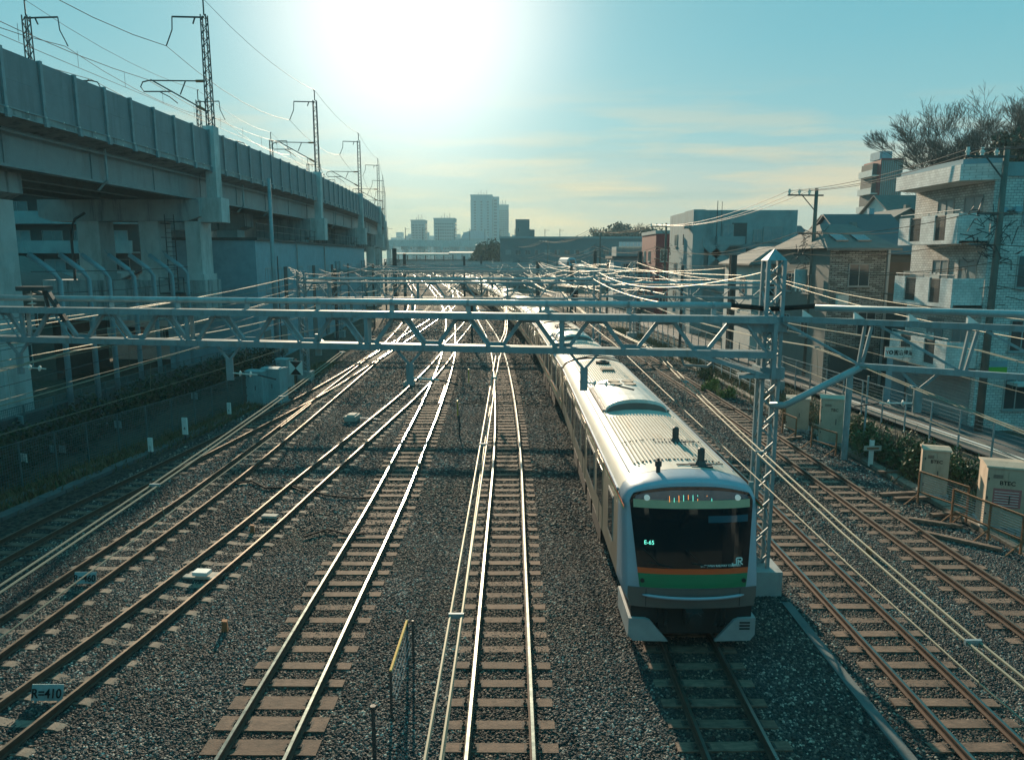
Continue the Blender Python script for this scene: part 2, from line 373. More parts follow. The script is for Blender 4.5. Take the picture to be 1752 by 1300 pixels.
# stones: tens of thousands of real crushed stones spread by geometry nodes
def stone_mesh(i):
    import bmesh
    bm = bmesh.new(); bmesh.ops.create_icosphere(bm, subdivisions=1, radius=1)
    rr = random.Random(100 + i)
    for v in bm.verts:
        v.co *= rr.uniform(.62, 1.12)
    for v in bm.verts: v.co.x *= 1.25; v.co.z *= .72
    me = bpy.data.meshes.new('ballast_stone'); bm.to_mesh(me); bm.free(); me.materials.append(M['stone']); return me
def stones(name, poly, density, smin, smax, seed):
    me = bpy.data.meshes.new(name); me.from_pydata([(x, y, .004) for x, y in poly], [], [tuple(range(len(poly)))])
    o = ob(name, me); tag(o, kind='stuff'); o['label'] = 'dark crushed stone ballast between the rails'; o['category'] = 'ballast'
    ng = bpy.data.node_groups.new(name, 'GeometryNodeTree')
    ng.interface.new_socket('Geometry', in_out='INPUT', socket_type='NodeSocketGeometry')
    ng.interface.new_socket('Geometry', in_out='OUTPUT', socket_type='NodeSocketGeometry')
    N = ng.nodes; L = ng.links
    gi = N.new('NodeGroupInput'); go = N.new('NodeGroupOutput')
    dpn = N.new('GeometryNodeDistributePointsOnFaces'); dpn.inputs['Density'].default_value = density; dpn.inputs['Seed'].default_value = seed
    L.new(gi.outputs[0], dpn.inputs['Mesh'])
    ci = N.new('GeometryNodeCollectionInfo'); ci.inputs['Collection'].default_value = SC; ci.inputs['Separate Children'].default_value = True; ci.inputs['Reset Children'].default_value = True
    ip = N.new('GeometryNodeInstanceOnPoints'); L.new(dpn.outputs['Points'], ip.inputs['Points']); L.new(ci.outputs[0], ip.inputs['Instance'])
    ip.inputs['Pick Instance'].default_value = True
    ri = N.new('FunctionNodeRandomValue'); ri.data_type = 'INT'; ri.inputs[4].default_value = 0; ri.inputs[5].default_value = 5; ri.inputs['Seed'].default_value = 3
    L.new(ri.outputs[2], ip.inputs['Instance Index'])
    rv = N.new('FunctionNodeRandomValue'); rv.data_type = 'FLOAT_VECTOR'; rv.inputs[0].default_value = (-.5,-.5,0); rv.inputs[1].default_value = (.5,.5,6.28)
    L.new(rv.outputs[0], ip.inputs['Rotation'])
    rs = N.new('FunctionNodeRandomValue'); rs.data_type = 'FLOAT'; rs.inputs[2].default_value = smin; rs.inputs[3].default_value = smax; rs.inputs['Seed'].default_value = 9
    L.new(rs.outputs[1], ip.inputs['Scale'])
    L.new(ip.outputs[0], go.inputs[0])
    md = o.modifiers.new('stones', 'NODES'); md.node_group = ng
SC = bpy.data.collections.new('stone_shapes')
for i in range(6):
    so = bpy.data.objects.new('ballast_stone', stone_mesh(i)); SC.objects.link(so)
stones('ballast_stones', [(-9.2,9.5),(9.6,9.5),(14.6,20),(14.6,22),(-15.4,22),(-15.4,20)], 700, .019, .039, 1)
stones('ballast_stones', [(-15.4,22),(14.4,22),(14.2,42),(-14.4,42)], 240, .029, .055, 2)
stones('ballast_stones', [(-14.2,42),(14.0,42),(13.0,68),(-14.2,68)], 70, .045, .085, 5)

stones('ballast_stones', [(-14.6,68),(12.6,68),(10.5,100),(7.8,120),(-19.5,120),(-16.4,95)], 34, .07, .13, 8)

# ---- tracks
def rail_mesh(pts, off, dull=False):
    """rail with head, web and foot swept along the line"""
    mb = MB(); prof = [(-.062,.045),(.062,.045),(.062,.060),(.012,.075),(.012,.150),(.034,.160),(.034,.196),(.028,.203),(-.028,.203),(-.034,.196),(-.034,.160),(-.012,.150),(-.012,.075),(-.062,.060)]
    rings = []
    for i, (x, y) in enumerate(pts):
        x0, y0 = pts[max(i-1, 0)]; x1, y1 = pts[min(i+1, len(pts)-1)]
        d = Vector((x1-x0, y1-y0)).normalized(); nn = Vector((d.y, -d.x))
        c = Vector((x, y)) + nn * off
        rings.append([(c.x + nn.x*a, c.y + nn.y*a, z) for a, z in prof])
    n = len(prof); 
    vs_ = [p for r_ in rings for p in r_]; top = []; rest = []
    for i in range(len(rings)-1):
        for k in range(n):
            k2 = (k+1) % n; f = (i*n+k, i*n+k2, (i+1)*n+k2, (i+1)*n+k)
            (top if k in (7,) else rest).append(f)
    o = len(mb.v); mb.v += vs_
    for f in rest: mb.f.append(f); mb.m.append(0)
    for f in top: mb.f.append(f); mb.m.append(1)
    mb.f.append(tuple(range(n))); mb.m.append(0)
    return mb.mesh('rail', [M['rail_side'], M['rail_top_dull'] if dull else M['rail_top']])
def sleeper_mesh(kind, L_=2.0, w=.24):
    mb = MB(); h = L_/2; z = .05
    if kind == 'concrete':   # dished between the rail seats
        prof = [(-h,-.10),(h,-.10),(h,.012),(h-.12,.044),(.36,.048),(.2,.024),(0,.016),(-.2,.024),(-.36,.048),(-h+.12,.044),(-h,.012)]
        mb.prism(prof, 'y', -w/2, w/2, 0)
        mb.v = [(x, y*(.86 if zz > 0 else 1), zz) for x, y, zz in mb.v]
    else:
        mb.box(-h, h, -w/2, w/2, -.10, .044, 0)
    for s in (-1, 1):
        c = s * .566
        for q in (-1, 1):
            mb.box(c + q*.10 - .035, c + q*.10 + .035, -.05, .05, .044, .066, 1)
            mb.tube([(c + q*.12, -.055, .07), (c + q*.085, -.02, .088), (c + q*.12, .02, .088), (c+q*.085, .055, .07)], .011, 4, 1)
        mb.box(c - .17, c + .17, -.085, .085, .0445, .0475, 1)
    return mb.mesh('sleeper', [M['sleeper'] if kind == 'concrete' else M['sleeper_wood'], M['clip']])
SLC = sleeper_mesh('concrete'); SLW = sleeper_mesh('wood', 1.98, .25); SLL = sleeper_mesh('wood', 2.0, .42)
def track(xf, y0, y1, label, kinds, spacing=.66, y_ind=72, dull=False, seed=0, offs=None):
    rnd = random.Random(seed)
    t = thing('railway_track', label, 'track', (0,0,0), 0, 'parallel railway tracks on ballast')
    ys = []; y = y0
    while y < y1: ys.append(y); y += 1.5 if y < 60 else 4 if y < 200 else 12
    ys.append(y1)
    pts = [(xf(y), y) for y in ys]
    for s in (-1, 1):
        ob('rail', rail_mesh(pts, s * .566, dull), t)
    y = y0 + .2; far = MB(); k = 0
    while y < min(y1, 260):
        x = xf(y); a = -math.atan2(xf(y+.5) - xf(y-.5), 1.0)
        kd = kinds(y) if callable(kinds) else kinds
        if y < y_ind and k < 290:
            me = {'c': SLC, 'w': SLW, 'l': SLL}[kd]
            o = ob('sleeper', me, t, (x + rnd.uniform(-.02,.02), y + rnd.uniform(-.025,.025), rnd.uniform(-.024,.005)), a + rnd.uniform(-.018,.018)); k += 1
        else:
            c, s_ = math.cos(a), math.sin(a); h = 1.05
            P = [(-h,-.13),(h,-.13),(h,.13),(-h,.13)]
            far.add([(x + p*c - q*s_, y + p*s_ + q*c, .044) for p, q in P], [(0,1,2,3)])
        y += spacing if y < 150 else spacing * 2
    if far.v:
        fo = far.build('sleeper_row', M['sleeper'], t); fo['kind'] = 'stuff'
    return t
X1 = [(9,-15.3),(21,-14.55),(24,-14.3),(28,-13.85),(32,-13.42),(35,-13.1),(40.6,-12.5),(46,-12.05),(53,-11.75),(65,-11.5),(70,-11.48)]
X2 = [(8,-11.6),(16,-11.3),(22,-11.05),(26,-10.93),(34,-10.95),(45,-11.12),(65,-11.5),(75,-12.0),(97,-13.6),(127,-17.0),(192,-25.0),(512,-76)]
X3 = [(8,-9.75),(13,-9.03),(16,-8.6),(22,-7.96),(27,-7.6),(32,-7.2),(38,-6.75),(44,-6.3),(54,-5.85),(66,-5.62),(70,-5.75)]
X4 = [(5,-4.4),(17,-4.32),(25,-4.28),(32,-4.4),(42,-4.6),(54,-5.0),(66,-5.6),(74,-6.2),(98,-8.1),(126,-11.1),(173,-17.4),(228,-25.3),(512,-71)]
f1 = lambda y: interp(X1, y); f2 = lambda y: interp(X2, y); f3 = lambda y: interp(X3, y); f4 = lambda y: interp(X4, y)
f5 = lambda y: -.2 + sh(y); f6 = lambda y: 3.85 + sh(y); f7 = lambda y: 8.25 + sh(y); f8 = lambda y: 12.0 + sh(y)
track(f1, 8, 68, 'outermost left track next to the grassy bank, joining its neighbour at a turnout', 'w', .68, 46, True, 1)
track(f2, 8, 512, 'rusty second track from the left with a curve plate reading R=460', 'c', .70, 75, True, 2)
track(f3, 8, 68, 'third track from the left with a pale box between its rails', 'c', .72, 50, True, 3)
track(f4, 5, 512, 'shiny left of centre track glinting in the sun', lambda y: 'l' if y < 13.4 or 22 < y < 24 else 'w', .66, 75, False, 4)
track(f5, 5, 512, 'shiny centre track running straight away from the viewer', 'w', .66, 75, False, 5)
track(f6, 5, 512, 'track carrying the commuter train, in its shadow', 'w', .66, 75, False, 6)
track(f7, 5, 512, 'track immediately right of the train and lattice mast', 'w', .66, 75, False, 7)
track(f8, 8, 512, 'outermost right track beside the relay cabinets', 'w', .66, 75, True, 8)
X9 = [(60,-11.4),(80,-11.0),(97,-10.6),(127,-10.3),(160,-12),(192,-15.0),(230,-20.4)]
track(lambda y: interp(X9, y), 62, 190, 'distant crossover track cutting diagonally between two lines', 'w', .66, 10, False, 9)
X10 = [(70,-6.0),(95,-5.6),(120,-5.9),(150,-8.5)]
track(lambda y: interp(X10, y), 66, 140, 'short distant crossover behind the near gantry', 'w', .66, 10, False, 10)

# check rails of the two turnouts
def loose_rail(pts, label):
    o = ob('check_rail', rail_mesh(pts, 0, True)); tag(o, label, 'rail', 'check rails in the turnouts')
loose_rail([(f2(y) - .42, y) for y in (36,38,40,42)], 'short check rail in the left turnout')
loose_rail([(f4(y) + .42, y) for y in (42,44,46,48)], 'short check rail in the turnout of the shiny tracks')

# paths, troughs and kerbs on both sides
def strip(name, line, w, z0, z1, material, label=None, cat=None, kind='structure', seg=None):
    mb = MB(); rings = []
    for i, (x, y) in enumerate(line):
        x0, y0 = line[max(i-1,0)]; x1, y1 = line[min(i+1,len(line)-1)]
        d = Vector((x1-x0, y1-y0)).normalized(); nn = Vector((d.y, -d.x)) * (w/2)
        rings.append([(x-nn.x,y-nn.y,z0),(x-nn.x,y-nn.y,z1),(x+nn.x,y+nn.y,z1),(x+nn.x,y+nn.y,z0)])
    mb.loft(rings); 
    n = len(rings); mb.f += [(0,1,2,3), tuple((n-1)*4+k for k in (3,2,1,0))]; mb.m += [0,0]
    o = mb.build(name, material); tag(o, label, cat, None, kind); return o
lt = [(-17.9,12),(-17.3,20),(-16.5,27),(-15.6,34),(-15.0,42),(-14.9,60)]
M['trough'] = mat('trough_concrete', (.10,.115,.115), .9, 0, .3, 2, .2, 20)
def lids(name, line, w, z, material, label, cat, pitch=1.0, limit=60):
    """concrete cable trough: one lid after another"""
    t = thing(name, label, cat, (0,0,0), 0, 'concrete cable troughs')
    mb = MB(); mb.box(-w/2, w/2, -pitch*.48, pitch*.48, z-.14, z, 0); me = mb.mesh('lid', material)
    acc = 0; k = 0
    for i in range(len(line)-1):
        a = Vector(line[i]); c = Vector(line[i+1]); d = (c-a); l = d.length; d.normalize()
        while acc < l and k < limit:
            p = a + d*acc
            ob('lid', me, t, (p.x, p.y, R.uniform(-.012,.012)), -math.atan2(d.x, d.y) + R.uniform(-.015,.015)); k += 1; acc += pitch
        acc -= l
    return t
lids('cable_trough', lt, .45, .04, M['trough'], 'long dark concrete cable trough along the left grassy bank', 'cable trough', 1.0, 50)
lids('cable_trough', [(-18.9,12),(-18.3,20),(-17.5,27),(-16.7,34)], .3, .03, M['trough'], 'narrower second cable trough closer to the left net fence', 'cable trough', 1.0, 24)
rt = [(14.9+sh(y), y) for y in (10,16,22,28,34,40,48,56,66,80)]
lids('cable_trough', rt, .40, .05, M['sleeper'], 'pale cable trough along the outermost right track', 'cable trough', 1.0, 70)
# concrete edge slab beside the train's track
q = MB(); a = gp(1330,1010,.01); c = gp(1560,1300,.01)
q.bar((6.75, 17.3, .02), (6.75, 9.5, .02), .22, .07); tag(q.build('trough_edge', M['trough'], None), 'narrow concrete edging running toward the viewer right of the train', 'edging')

# road, kerbs
def roadl(y): return interp([(10,21.6),(29,20.5),(42,19.1),(50,18.5),(60,18.2),(90,16.2),(130,12.5),(200,4)], y)
def roadr(y): return interp([(10,26.5),(30,24.0),(38,22.8),(48,20.6),(60,19.8),(90,18.8),(130,15.6),(200,8)], y)
mb = MB(); mb.loft([[(roadl(y)-.1,y,.10),(roadr(y)+.4,y,.10)] for y in list(range(6,60,3))+list(range(60,200,10))])
tag(mb.build('road', M['asphalt']), kind='structure')
for nm, ofs, cl in (('kerb', .35, 'kerb'), ('road_line', 1.0, 'white')):
    strip(nm, [(roadl(y)+ofs, y) for y in range(8,52,4)], .14, .09, .22 if nm == 'kerb' else .106, M[cl])
# rising ground on the right with houses on it
mb = MB(); rows = []
def hillz(x, y):
    t = max(0, min(1, (x - 26 - 0.02*(y-60)) / 30)); s = t*t*(3-2*t)
    u = max(0, min(1, (y - 52) / 40)); u = u*u*(3-2*u)
    w = max(0, min(1, (520 - y) / 200))
    return -.14 + s*u*w*(9 + 1.2*math.sin(x*.06+y*.03) + 2*math.sin(y*.045)) 
xs = [24 + 4*i for i in range(60)]
for j in range(60):
    y = 46 + 9*j
    rows.append([(x, y, hillz(x, y)) for x in xs])
mb.loft(rows); tag(mb.build('hill', M['ground'], smooth=True), kind='structure')

# ================================================================== COMMUTER TRAIN
M['car_side'] = mat('train_stainless_side', (.52,.47,.39), .34, .75, .1, 1.2, 0, None, stain=((.34,.25,.16), 2.2, .35, (1,1,.2)))
M['car_roof'] = mat('train_roof_paint', (.50,.47,.41), .62, 0, .12, 1.2, 0, None, stain=((.40,.29,.18), 1.6, .55, (1.5,.22,1)))
M['car_white'] = mat('train_mask_silver_white', (.33,.39,.46), .42, .1, .05, 2)
M['car_grey'] = mat('train_bumper_grey', (.16,.14,.13), .45, .2, .1, 2)
M['car_black'] = mat('train_black_glass', (.003,.012,.016), .05, 0, 0, spec=.45)
M['car_orange'] = mat('train_orange_band', (.80,.10,.02), .45, 0, .04)
M['car_green'] = mat('train_green_band', (.0,.19,.085), .45, 0, .04)
M['car_dark'] = mat('train_underframe', (.03,.03,.03), .8, .2, .3, 4)
M['car_ac'] = mat('train_air_con_cover', (.50,.49,.46), .5, .15, .12, 2, 0, None, stain=((.28,.22,.15), 2.5, .4))
M['louvre'] = mat('train_louvre', (.19,.16,.12), .7, .2, .2)
M['led_green'] = mat('led_segment_green', (.05,.4,.3), .4, 0, 0, emit=((.15,.8,.6), .9))
M['led_orange'] = mat('led_segment_orange', (.5,.2,.05), .4, 0, 0, emit=((1,.35,.08), .8))
M['lamp_glass'] = mat('lamp_lens', (.8,.85,.8), .15, 0, 0, emit=((.9,1,.9), .08))
M['dest'] = mat('destination_housing', (.42,.38,.24), .5, 0, .1)
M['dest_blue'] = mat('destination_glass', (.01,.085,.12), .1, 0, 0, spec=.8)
M['print_white'] = mat('white_lettering', (.75,.78,.75), .5, 0, 0)

TZ = .20   # rail head
M['skirt'] = mat('train_skirt_grey', (.30,.33,.34), .5, 0, .15, 3)
PROF = [(1.40,.92),(1.475,1.12),(1.475,2.98),(1.455,3.12),(1.38,3.27),(1.25,3.38),(1.02,3.47),(.70,3.54),(.35,3.58),(0,3.59)]
def fullprof(): return [(x, z) for x, z in PROF] + [(-x, z) for x, z in PROF[-2::-1]]
LEN = 19.55
NOSE = 1.15
def lean(z): return 0.0 if z < 1.35 else .46 * ((z - 1.35) / 2.1) ** 1.15
def yf(x, z): return lean(z) + .17 * (abs(x) / 1.39) ** 2.6
def body_meshes():
    r = {}
    for lead in (0, 1):
        y0 = NOSE if lead else .18
        sides = MB(); P = fullprof()
        # side skins (up to z=3.12) and roof skins
        lo = [p for p in PROF if p[1] <= 3.13]
        for s in (-1, 1):
            sides.loft([[(s*x, y, z) for x, z in lo] for y in (y0, LEN-.18)])
        sides.prism([(-1.36,.93),(1.36,.93),(1.47,1.12),(1.47,2.98),(1.37,3.26),(0,3.55),(-1.37,3.26),(-1.47,2.98),(-1.47,1.12)], 'y', y0+.05, LEN-.185)
        r['body', lead] = sides.mesh('car_body', M['car_side'])
        roof = MB(); up = [p for p in PROF if p[1] >= 3.11]; arc = up + [(-x, z) for x, z in up[-2::-1]]
        roof.loft([[(x, y, z + .003) for x, z in arc] for y in (y0, LEN-.18)])
        r['roof', lead] = roof.mesh('roof', M['car_roof'], True)
        # longitudinal beads of the roof sheet
        def zr(x):
            x = abs(x)
            for (xa, za), (xb, zb) in zip(PROF[:-1], PROF[1:]):
                if xb <= x <= xa and xa > xb: return zb + (za - zb) * (x - xb) / (xa - xb)
            return 3.59
        bd = MB(); nb = 23
        for (ya, yb) in (((y0+.75, y0+2.6), (y0+2.66, 6.9)) if lead else ((.6, 7.0),)) + ((12.6, LEN-.9),) + ((7.0, 12.6),):
            wide = 1.0
            for i in range(nb):
                x = -wide + 2*wide*i/(nb-1); z = zr(x)
                if ya == 7.0 and yb == 12.6 and abs(x) < .95: continue
                bd.prism([(x-.026,z-.005),(x-.016,z+.040),(x+.016,z+.040),(x+.026,z-.005)], 'y', ya, yb)
        r['beads', lead] = bd.mesh('roof_beads', M['car_roof'])
        gt = MB()
        for s in (-1, 1):
            gt.bar((s*1.475, y0+.1, 3.10), (s*1.475, LEN-.2, 3.10), .05, .06)
            gt.bar((s*1.19, y0+.4, 3.415), (s*1.19, LEN-.5, 3.415), .02, .05)
        r['gutter', lead] = gt.mesh('rain_gutter', M['car_white'])
    uf = MB(); uf.box(-1.25,1.25,.6,LEN-.6,.62,.93)
    for a, c in ((5.2,7.4),(7.8,9.0),(9.6,12.2),(12.6,14.2)): uf.box(-1.35,1.35,a,c,.25,.7)
    r['under'] = uf.mesh('underframe', M['car_dark'])
    bg = MB()
    for s in (-1, 1):
        bg.box(s*.98-.08, s*.98+.08, -1.5, 1.5, .35, .62)
        for y in (-1.05, 1.05):
            bg.tube([(s*.50, y, .43), (s*.63, y, .43)], .43, 20)
    for y in (-1.05, 1.05): bg.tube([(-.6,y,.43),(.6,y,.43)], .08, 8)
    r['bogie'] = bg.mesh('bogie', M['car_dark'])
    # doors, windows
    d = MB(); d.box(-.012,.012,-.66,.66,1.13,2.98,0)
    d.box(-.016,.016,-.60,-.04,1.75,2.75,1); d.box(-.016,.016,.04,.60,1.75,2.75,1); d.box(-.02,.02,-.012,.012,1.13,2.98,2)
    r['door'] = d.mesh('door', [M['car_side'], M['car_black'], M['car_dark']])
    w = MB(); w.box(-.012,.012,-1.02,1.02,1.62,2.72,0); w.box(-.018,.018,-.96,.96,1.68,2.66,1); w.box(-.022,.022,-.02,.02,1.68,2.66,0)
    r['window'] = w.mesh('window', [M['frame'], M['car_black']])
    w = MB(); w.box(-.012,.012,-.42,.42,1.62,2.72,0); w.box(-.018,.018,-.37,.37,1.68,2.66,1)
    r['cabwin'] = w.mesh('window', [M['frame'], M['car_black']])
    dg = MB(); dg.box(-.012,.012,-.66,-.54,1.13,3.0); dg.box(-.012,.012,.54,.66,1.13,3.0)
    # air conditioner with arched ends
    ac = MB(); n = 14; hw = .96
    def arch(h, w_=1.0): return [(hw*w_*math.sin(t), 3.50 + h*math.cos(t)**.8) for t in [(-.5 + i/n) * math.pi * .999 for i in range(n+1)]]
    def ring(y, h, w_): return [(x, y, z) for x, z in arch(h, w_)]
    rings = [ring(-2.1, .30, .96), ring(-2.05, .40, 1.0), ring(-.3, .41, 1.0), ring(1.9, .40, 1.0), ring(2.05, .28, .95)]
    ac.loft(rings, 0)
    ac.add(rings[0], [tuple(range(n+1))], 1); ac.add(rings[-1], [tuple(range(n+1))[::-1]], 1)
    for s in (-1, 1): ac.box(s*.99-.05, s*.99+.05, -2.0, 2.0, 3.40, 3.56, 1)
    r['ac'] = ac.mesh('air_conditioner', [M['car_ac'], M['car_grey']])
    lv = MB()
    for y in (.55, 1.25):
        for s in (-1, 1):
            cx, cy, rr_ = s*.24, y + (.1 if y < 1 else 0), .21
            pts = [(cx + rr_*math.cos(t)*1.0, cy + rr_*1.25*math.sin(t)) for t in [2*math.pi*k/14 for k in range(14)]]
            lv.prism(pts, 'z', 3.86, 3.925)
            
    r['fan'] = lv.mesh('fan_grille', M['louvre'])
    sg = MB()
    for s in (-1, 1):
        for k in range(8):
            y = -.2 + k*.24
            sg.bar((s*.62, y, 3.80), (s*.88, y, 3.655), .16, .02)
    r['sidegrille'] = sg.mesh('side_grille', M['louvre'])
    vt = MB(); vt.box(-.26,.26,-.34,.34,3.55,3.68); 
    for k in range(5): vt.box(-.24,.24,-.3+k*.13,-.22+k*.13,3.68,3.70)
    r['vent'] = vt.mesh('roof_vent', M['louvre'])
    dm = MB(); dm.cyl(0,0,3.55,3.72,.30,16); dm.cyl(0,0,3.72,3.78,.24,16,0,.1)
    r['dome'] = dm.mesh('radio_dome', M['car_dark'])
    # single-arm pantograph
    pg = MB()
    for x in (-.45,.45): pg.bar((x,-.6,3.68),(x,.6,3.68),.06)
    for y in (-.6,.6):
        pg.bar((-.45,y,3.68),(.45,y,3.68),.06)
        for x in (-.45,.45): pg.cyl(x,y,3.5,3.68,.06,8)
    pg.tube([(0,.55,3.75),(0,-.75,4.35)],.05,6); pg.tube([(0,-.75,4.35),(0,.35,5.0)],.035,6)
    for y in (.2,.45): pg.tube([(-.85,y,4.94),(-.6,y,5.04),(.6,y,5.04),(.85,y,4.94)],.03,6)
    r['panto'] = pg.mesh('pantograph', M['steel_dark'])
    for nm, m_, z0, z1, k in (('o', 'car_orange', 1.44, 1.50, 1), ('g', 'car_green', 1.33, 1.44, 1), ('o2','car_orange',2.99,3.03,0), ('g2','car_green',2.93,2.99,0)):
        st = MB()
        for s in (-1, 1): st.box(s*1.4755-.002, s*1.4755+.002, .3, LEN-.3, z0, z1)
        r['band'+nm] = st.mesh('colour_band', M[m_])
    ge = MB(); ge.box(-1.2,1.2,-.35,.35,1.0,3.2); r['gangway'] = ge.mesh('gangway_bellows', M['car_dark'])
    jp = MB(); jp.tube([(-1.3,-.1,3.0),(-1.25,-.1,3.4),(-.9,-.05,3.55),(0,.08,3.68),(.9,-.05,3.6),(1.2,-.1,3.5)],.03,6); r['jumper'] = jp.mesh('jumper_cable', M['wire_dark'])
    return r
CM = body_meshes()
train = thing('commuter_train', 'silver commuter train with green and orange bands and cream ribbed roof', 'train', (f6(14.95), 14.95, TZ))
def add_car(i, y, lead):
    xa = f6(y + 2.8); xb = f6(y + LEN - 2.8); a = -math.atan2(xb - xa, LEN - 5.6)
    c = ob('car', CM['body', lead], train)
    px = xa - math.sin(-a) * 2.8
    c.location = (px - train.location.x, y - train.location.y, 0); c.rotation_euler = (0, 0, a)
    ob('roof', CM['roof', lead], c); ob('roof_beads', CM['beads', lead], c); ob('rain_gutter', CM['gutter', lead], c)
    ob('underframe', CM['under'], c)
    for yb in (2.8, LEN - 2.8): ob('bogie', CM['bogie'], c, (0, yb, 0))
    ob('air_conditioner', CM['ac'], c, (0, 9.8, 0)); ob('fan_grille', CM['fan'], c, (0, 9.9, 0)); ob('side_grille', CM['sidegrille'], c, (0, 9.9, 0))
    if i: ob('jumper_cable', CM['jumper'], c); ob('gangway_bellows', CM['gangway'], c)
    ob('radio_dome', CM['dome'], c, (.15, 17.6 if lead else 16.8, 0)); ob('roof_vent', CM['vent'], c, (.1, 15.6, 0))
    if not lead: ob('roof_vent', CM['vent'], c, (-.1, 3.4, 0))
    if i in (1, 4): ob('pantograph', CM['panto'], c, (0, 15.2 if i == 1 else 14.5, 0))
    for k in ('bandg2', 'bando2'): ob('colour_band', CM[k], c)
    if not lead:
        for k in ('bandg', 'bando'): ob('colour_band', CM[k], c)
    doors = [4.55, 9.2, 13.4, 17.6] if lead else [1.95, 7.15, 12.35, 17.55]
    wins = [(6.87,0),(11.3,0),(15.5,0)] if lead else [(4.55,0),(9.75,0),(14.95,0)]
    for s in (-1, 1):
        for d in doors: ob('door', CM['door'], c, (s*1.478, d, 0))
        for w, k in wins: ob('window', CM['window'], c, (s*1.478, w, 0))
        if lead: ob('window', CM['cabwin'], c, (s*1.478, 2.3, 0))
    return c
cars = []; y = 14.95
for i in range(10):
    cars.append(add_car(i, y, 1 if i == 0 else 0)); y += 19.75
lead = cars[0]
# ---- cab front
def zrow():  # rows of the nose, bottom to top: half width, z
    rows = []
    for x, z in PROF: rows.append((x * .945, z if z < 3.0 else z - .10 * (z - 3.0) / .59))
    return rows
shell = MB(); front = []; out_rings = []
Z = [.92,1.0,1.12,1.3,1.5,1.8,2.1,2.4,2.7,2.98]
def halfw(z):
    for (xa, za), (xb, zb) in zip(PROF[:-1], PROF[1:]):
        if za <= z <= zb: return xa + (xb - xa) * (z - za) / (zb - za) if zb > za else xa
    return 0
NX = 24
hr = [(halfw(z), z) for z in Z] + [p for p in PROF if p[1] > 3.0][:-1]
def fz(z): return z if z < 2.9 else z - .12 * (z - 2.9) / .7
rings = []
for hw, z in hr:
    w_ = hw * .93; zz = fz(z)
    rings.append([((-1 + 2*k/NX) * w_, yf((-1 + 2*k/NX) * w_, zz), zz) for k in range(NX + 1)])
rings.append([((-1 + 2*k/NX) * .18, yf(0, 3.47), 3.47) for k in range(NX + 1)])
shell.loft(rings)
# wrap-around corners from the front outline back to the car body
out = [(hw, z) for hw, z in hr]
out = out + [(0, 3.59)] + [(-a, b_) for a, b_ in out[::-1]]
loops = []
for t in (0, .12, .3, .6, 1):
    lp = []
    e = math.sin(t * math.pi / 2)
    for hw, z in out:
        w0 = hw * .93; z0 = fz(z) if hw else 3.47
        y0 = yf(w0, z0); lp.append((w0 + (hw - w0) * e, y0 + (NOSE - y0) * (1 - math.cos(t * math.pi / 2)) , z0 + (z - z0) * e))
    loops.append(lp)
shell.loft(loops)
me = shell.mesh('cab_shell', M['car_white'], True); recalc(me); ob('cab_shell', me, lead)
def patch(name, m_, xl, z0, z1, off, nx=24, nz=10, parent=lead, x0=-1, x1=1):
    mb = MB(); rr_ = []
    for j in range(nz + 1):
        row = []
        for i in range(nx + 1):
            u = x0 + (x1 - x0) * i / nx; v = j / nz
            za = z0(u) if callable(z0) else z0; zb = z1(u) if callable(z1) else z1
            z = za + (zb - za) * v; x = u * xl(z)
            row.append((x, yf(x, z) - off, z))
        rr_.append(row)
    mb.loft(rr_); back = [[(x, y + off + .03, z) for x, y, z in r_] for r_ in rr_]
    # give it an edge
    mb.loft([rr_[0], back[0]]); mb.loft([rr_[-1], back[-1]])
    mb.loft([[r_[0] for r_ in rr_], [r_[0] for r_ in back]]); mb.loft([[r_[-1] for r_ in rr_], [r_[-1] for r_ in back]])
    return mb.build(name, m_, parent, smooth=False)
xl = lambda z: 1.13 + (1.335 - 1.13) * max(0, min(1, (z - 1.3) / 1.9)) ** .9 - (0 if z < 3.1 else (z - 3.1) * .7)
ztop = lambda u: 3.40 - .16 * abs(u) ** 3.0
ws = patch('windscreen', M['car_black'], xl, 1.718, ztop, .022, 28, 18)
patch('colour_band', M['car_orange'], xl, 1.60, 1.715, .021, 24, 2)
patch('colour_band', M['car_green'], xl, 1.305, 1.597, .021, 24, 3)
patch('destination_display', M['dest'], lambda z: 1.25, 2.95, 3.12, .030, 20, 2)
patch('destination_display', M['dest_blue'], lambda z: 1.24 - max(0, z-3.1)*.5, 3.124, lambda u: 3.33 - .13*abs(u)**3, .030, 20, 3)
patch('front_bumper', M['car_grey'], lambda z: 1.375 - (0 if z > 1.0 else .03), .86, 1.29, .030, 24, 4)
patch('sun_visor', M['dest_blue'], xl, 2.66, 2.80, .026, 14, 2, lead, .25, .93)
lip = MB(); lip.tube([(x, yf(x, 1.1) - .075 - .05 * (1 - (x/1.1)**2), 1.12 + .035*(x/1.1)**2) for x in [(-1.08 + .12*k) for k in range(19)]], [.012] + [.035]*17 + [.012], 8)
lip.build('bumper_lip', M['car_white'], lead, smooth=True)
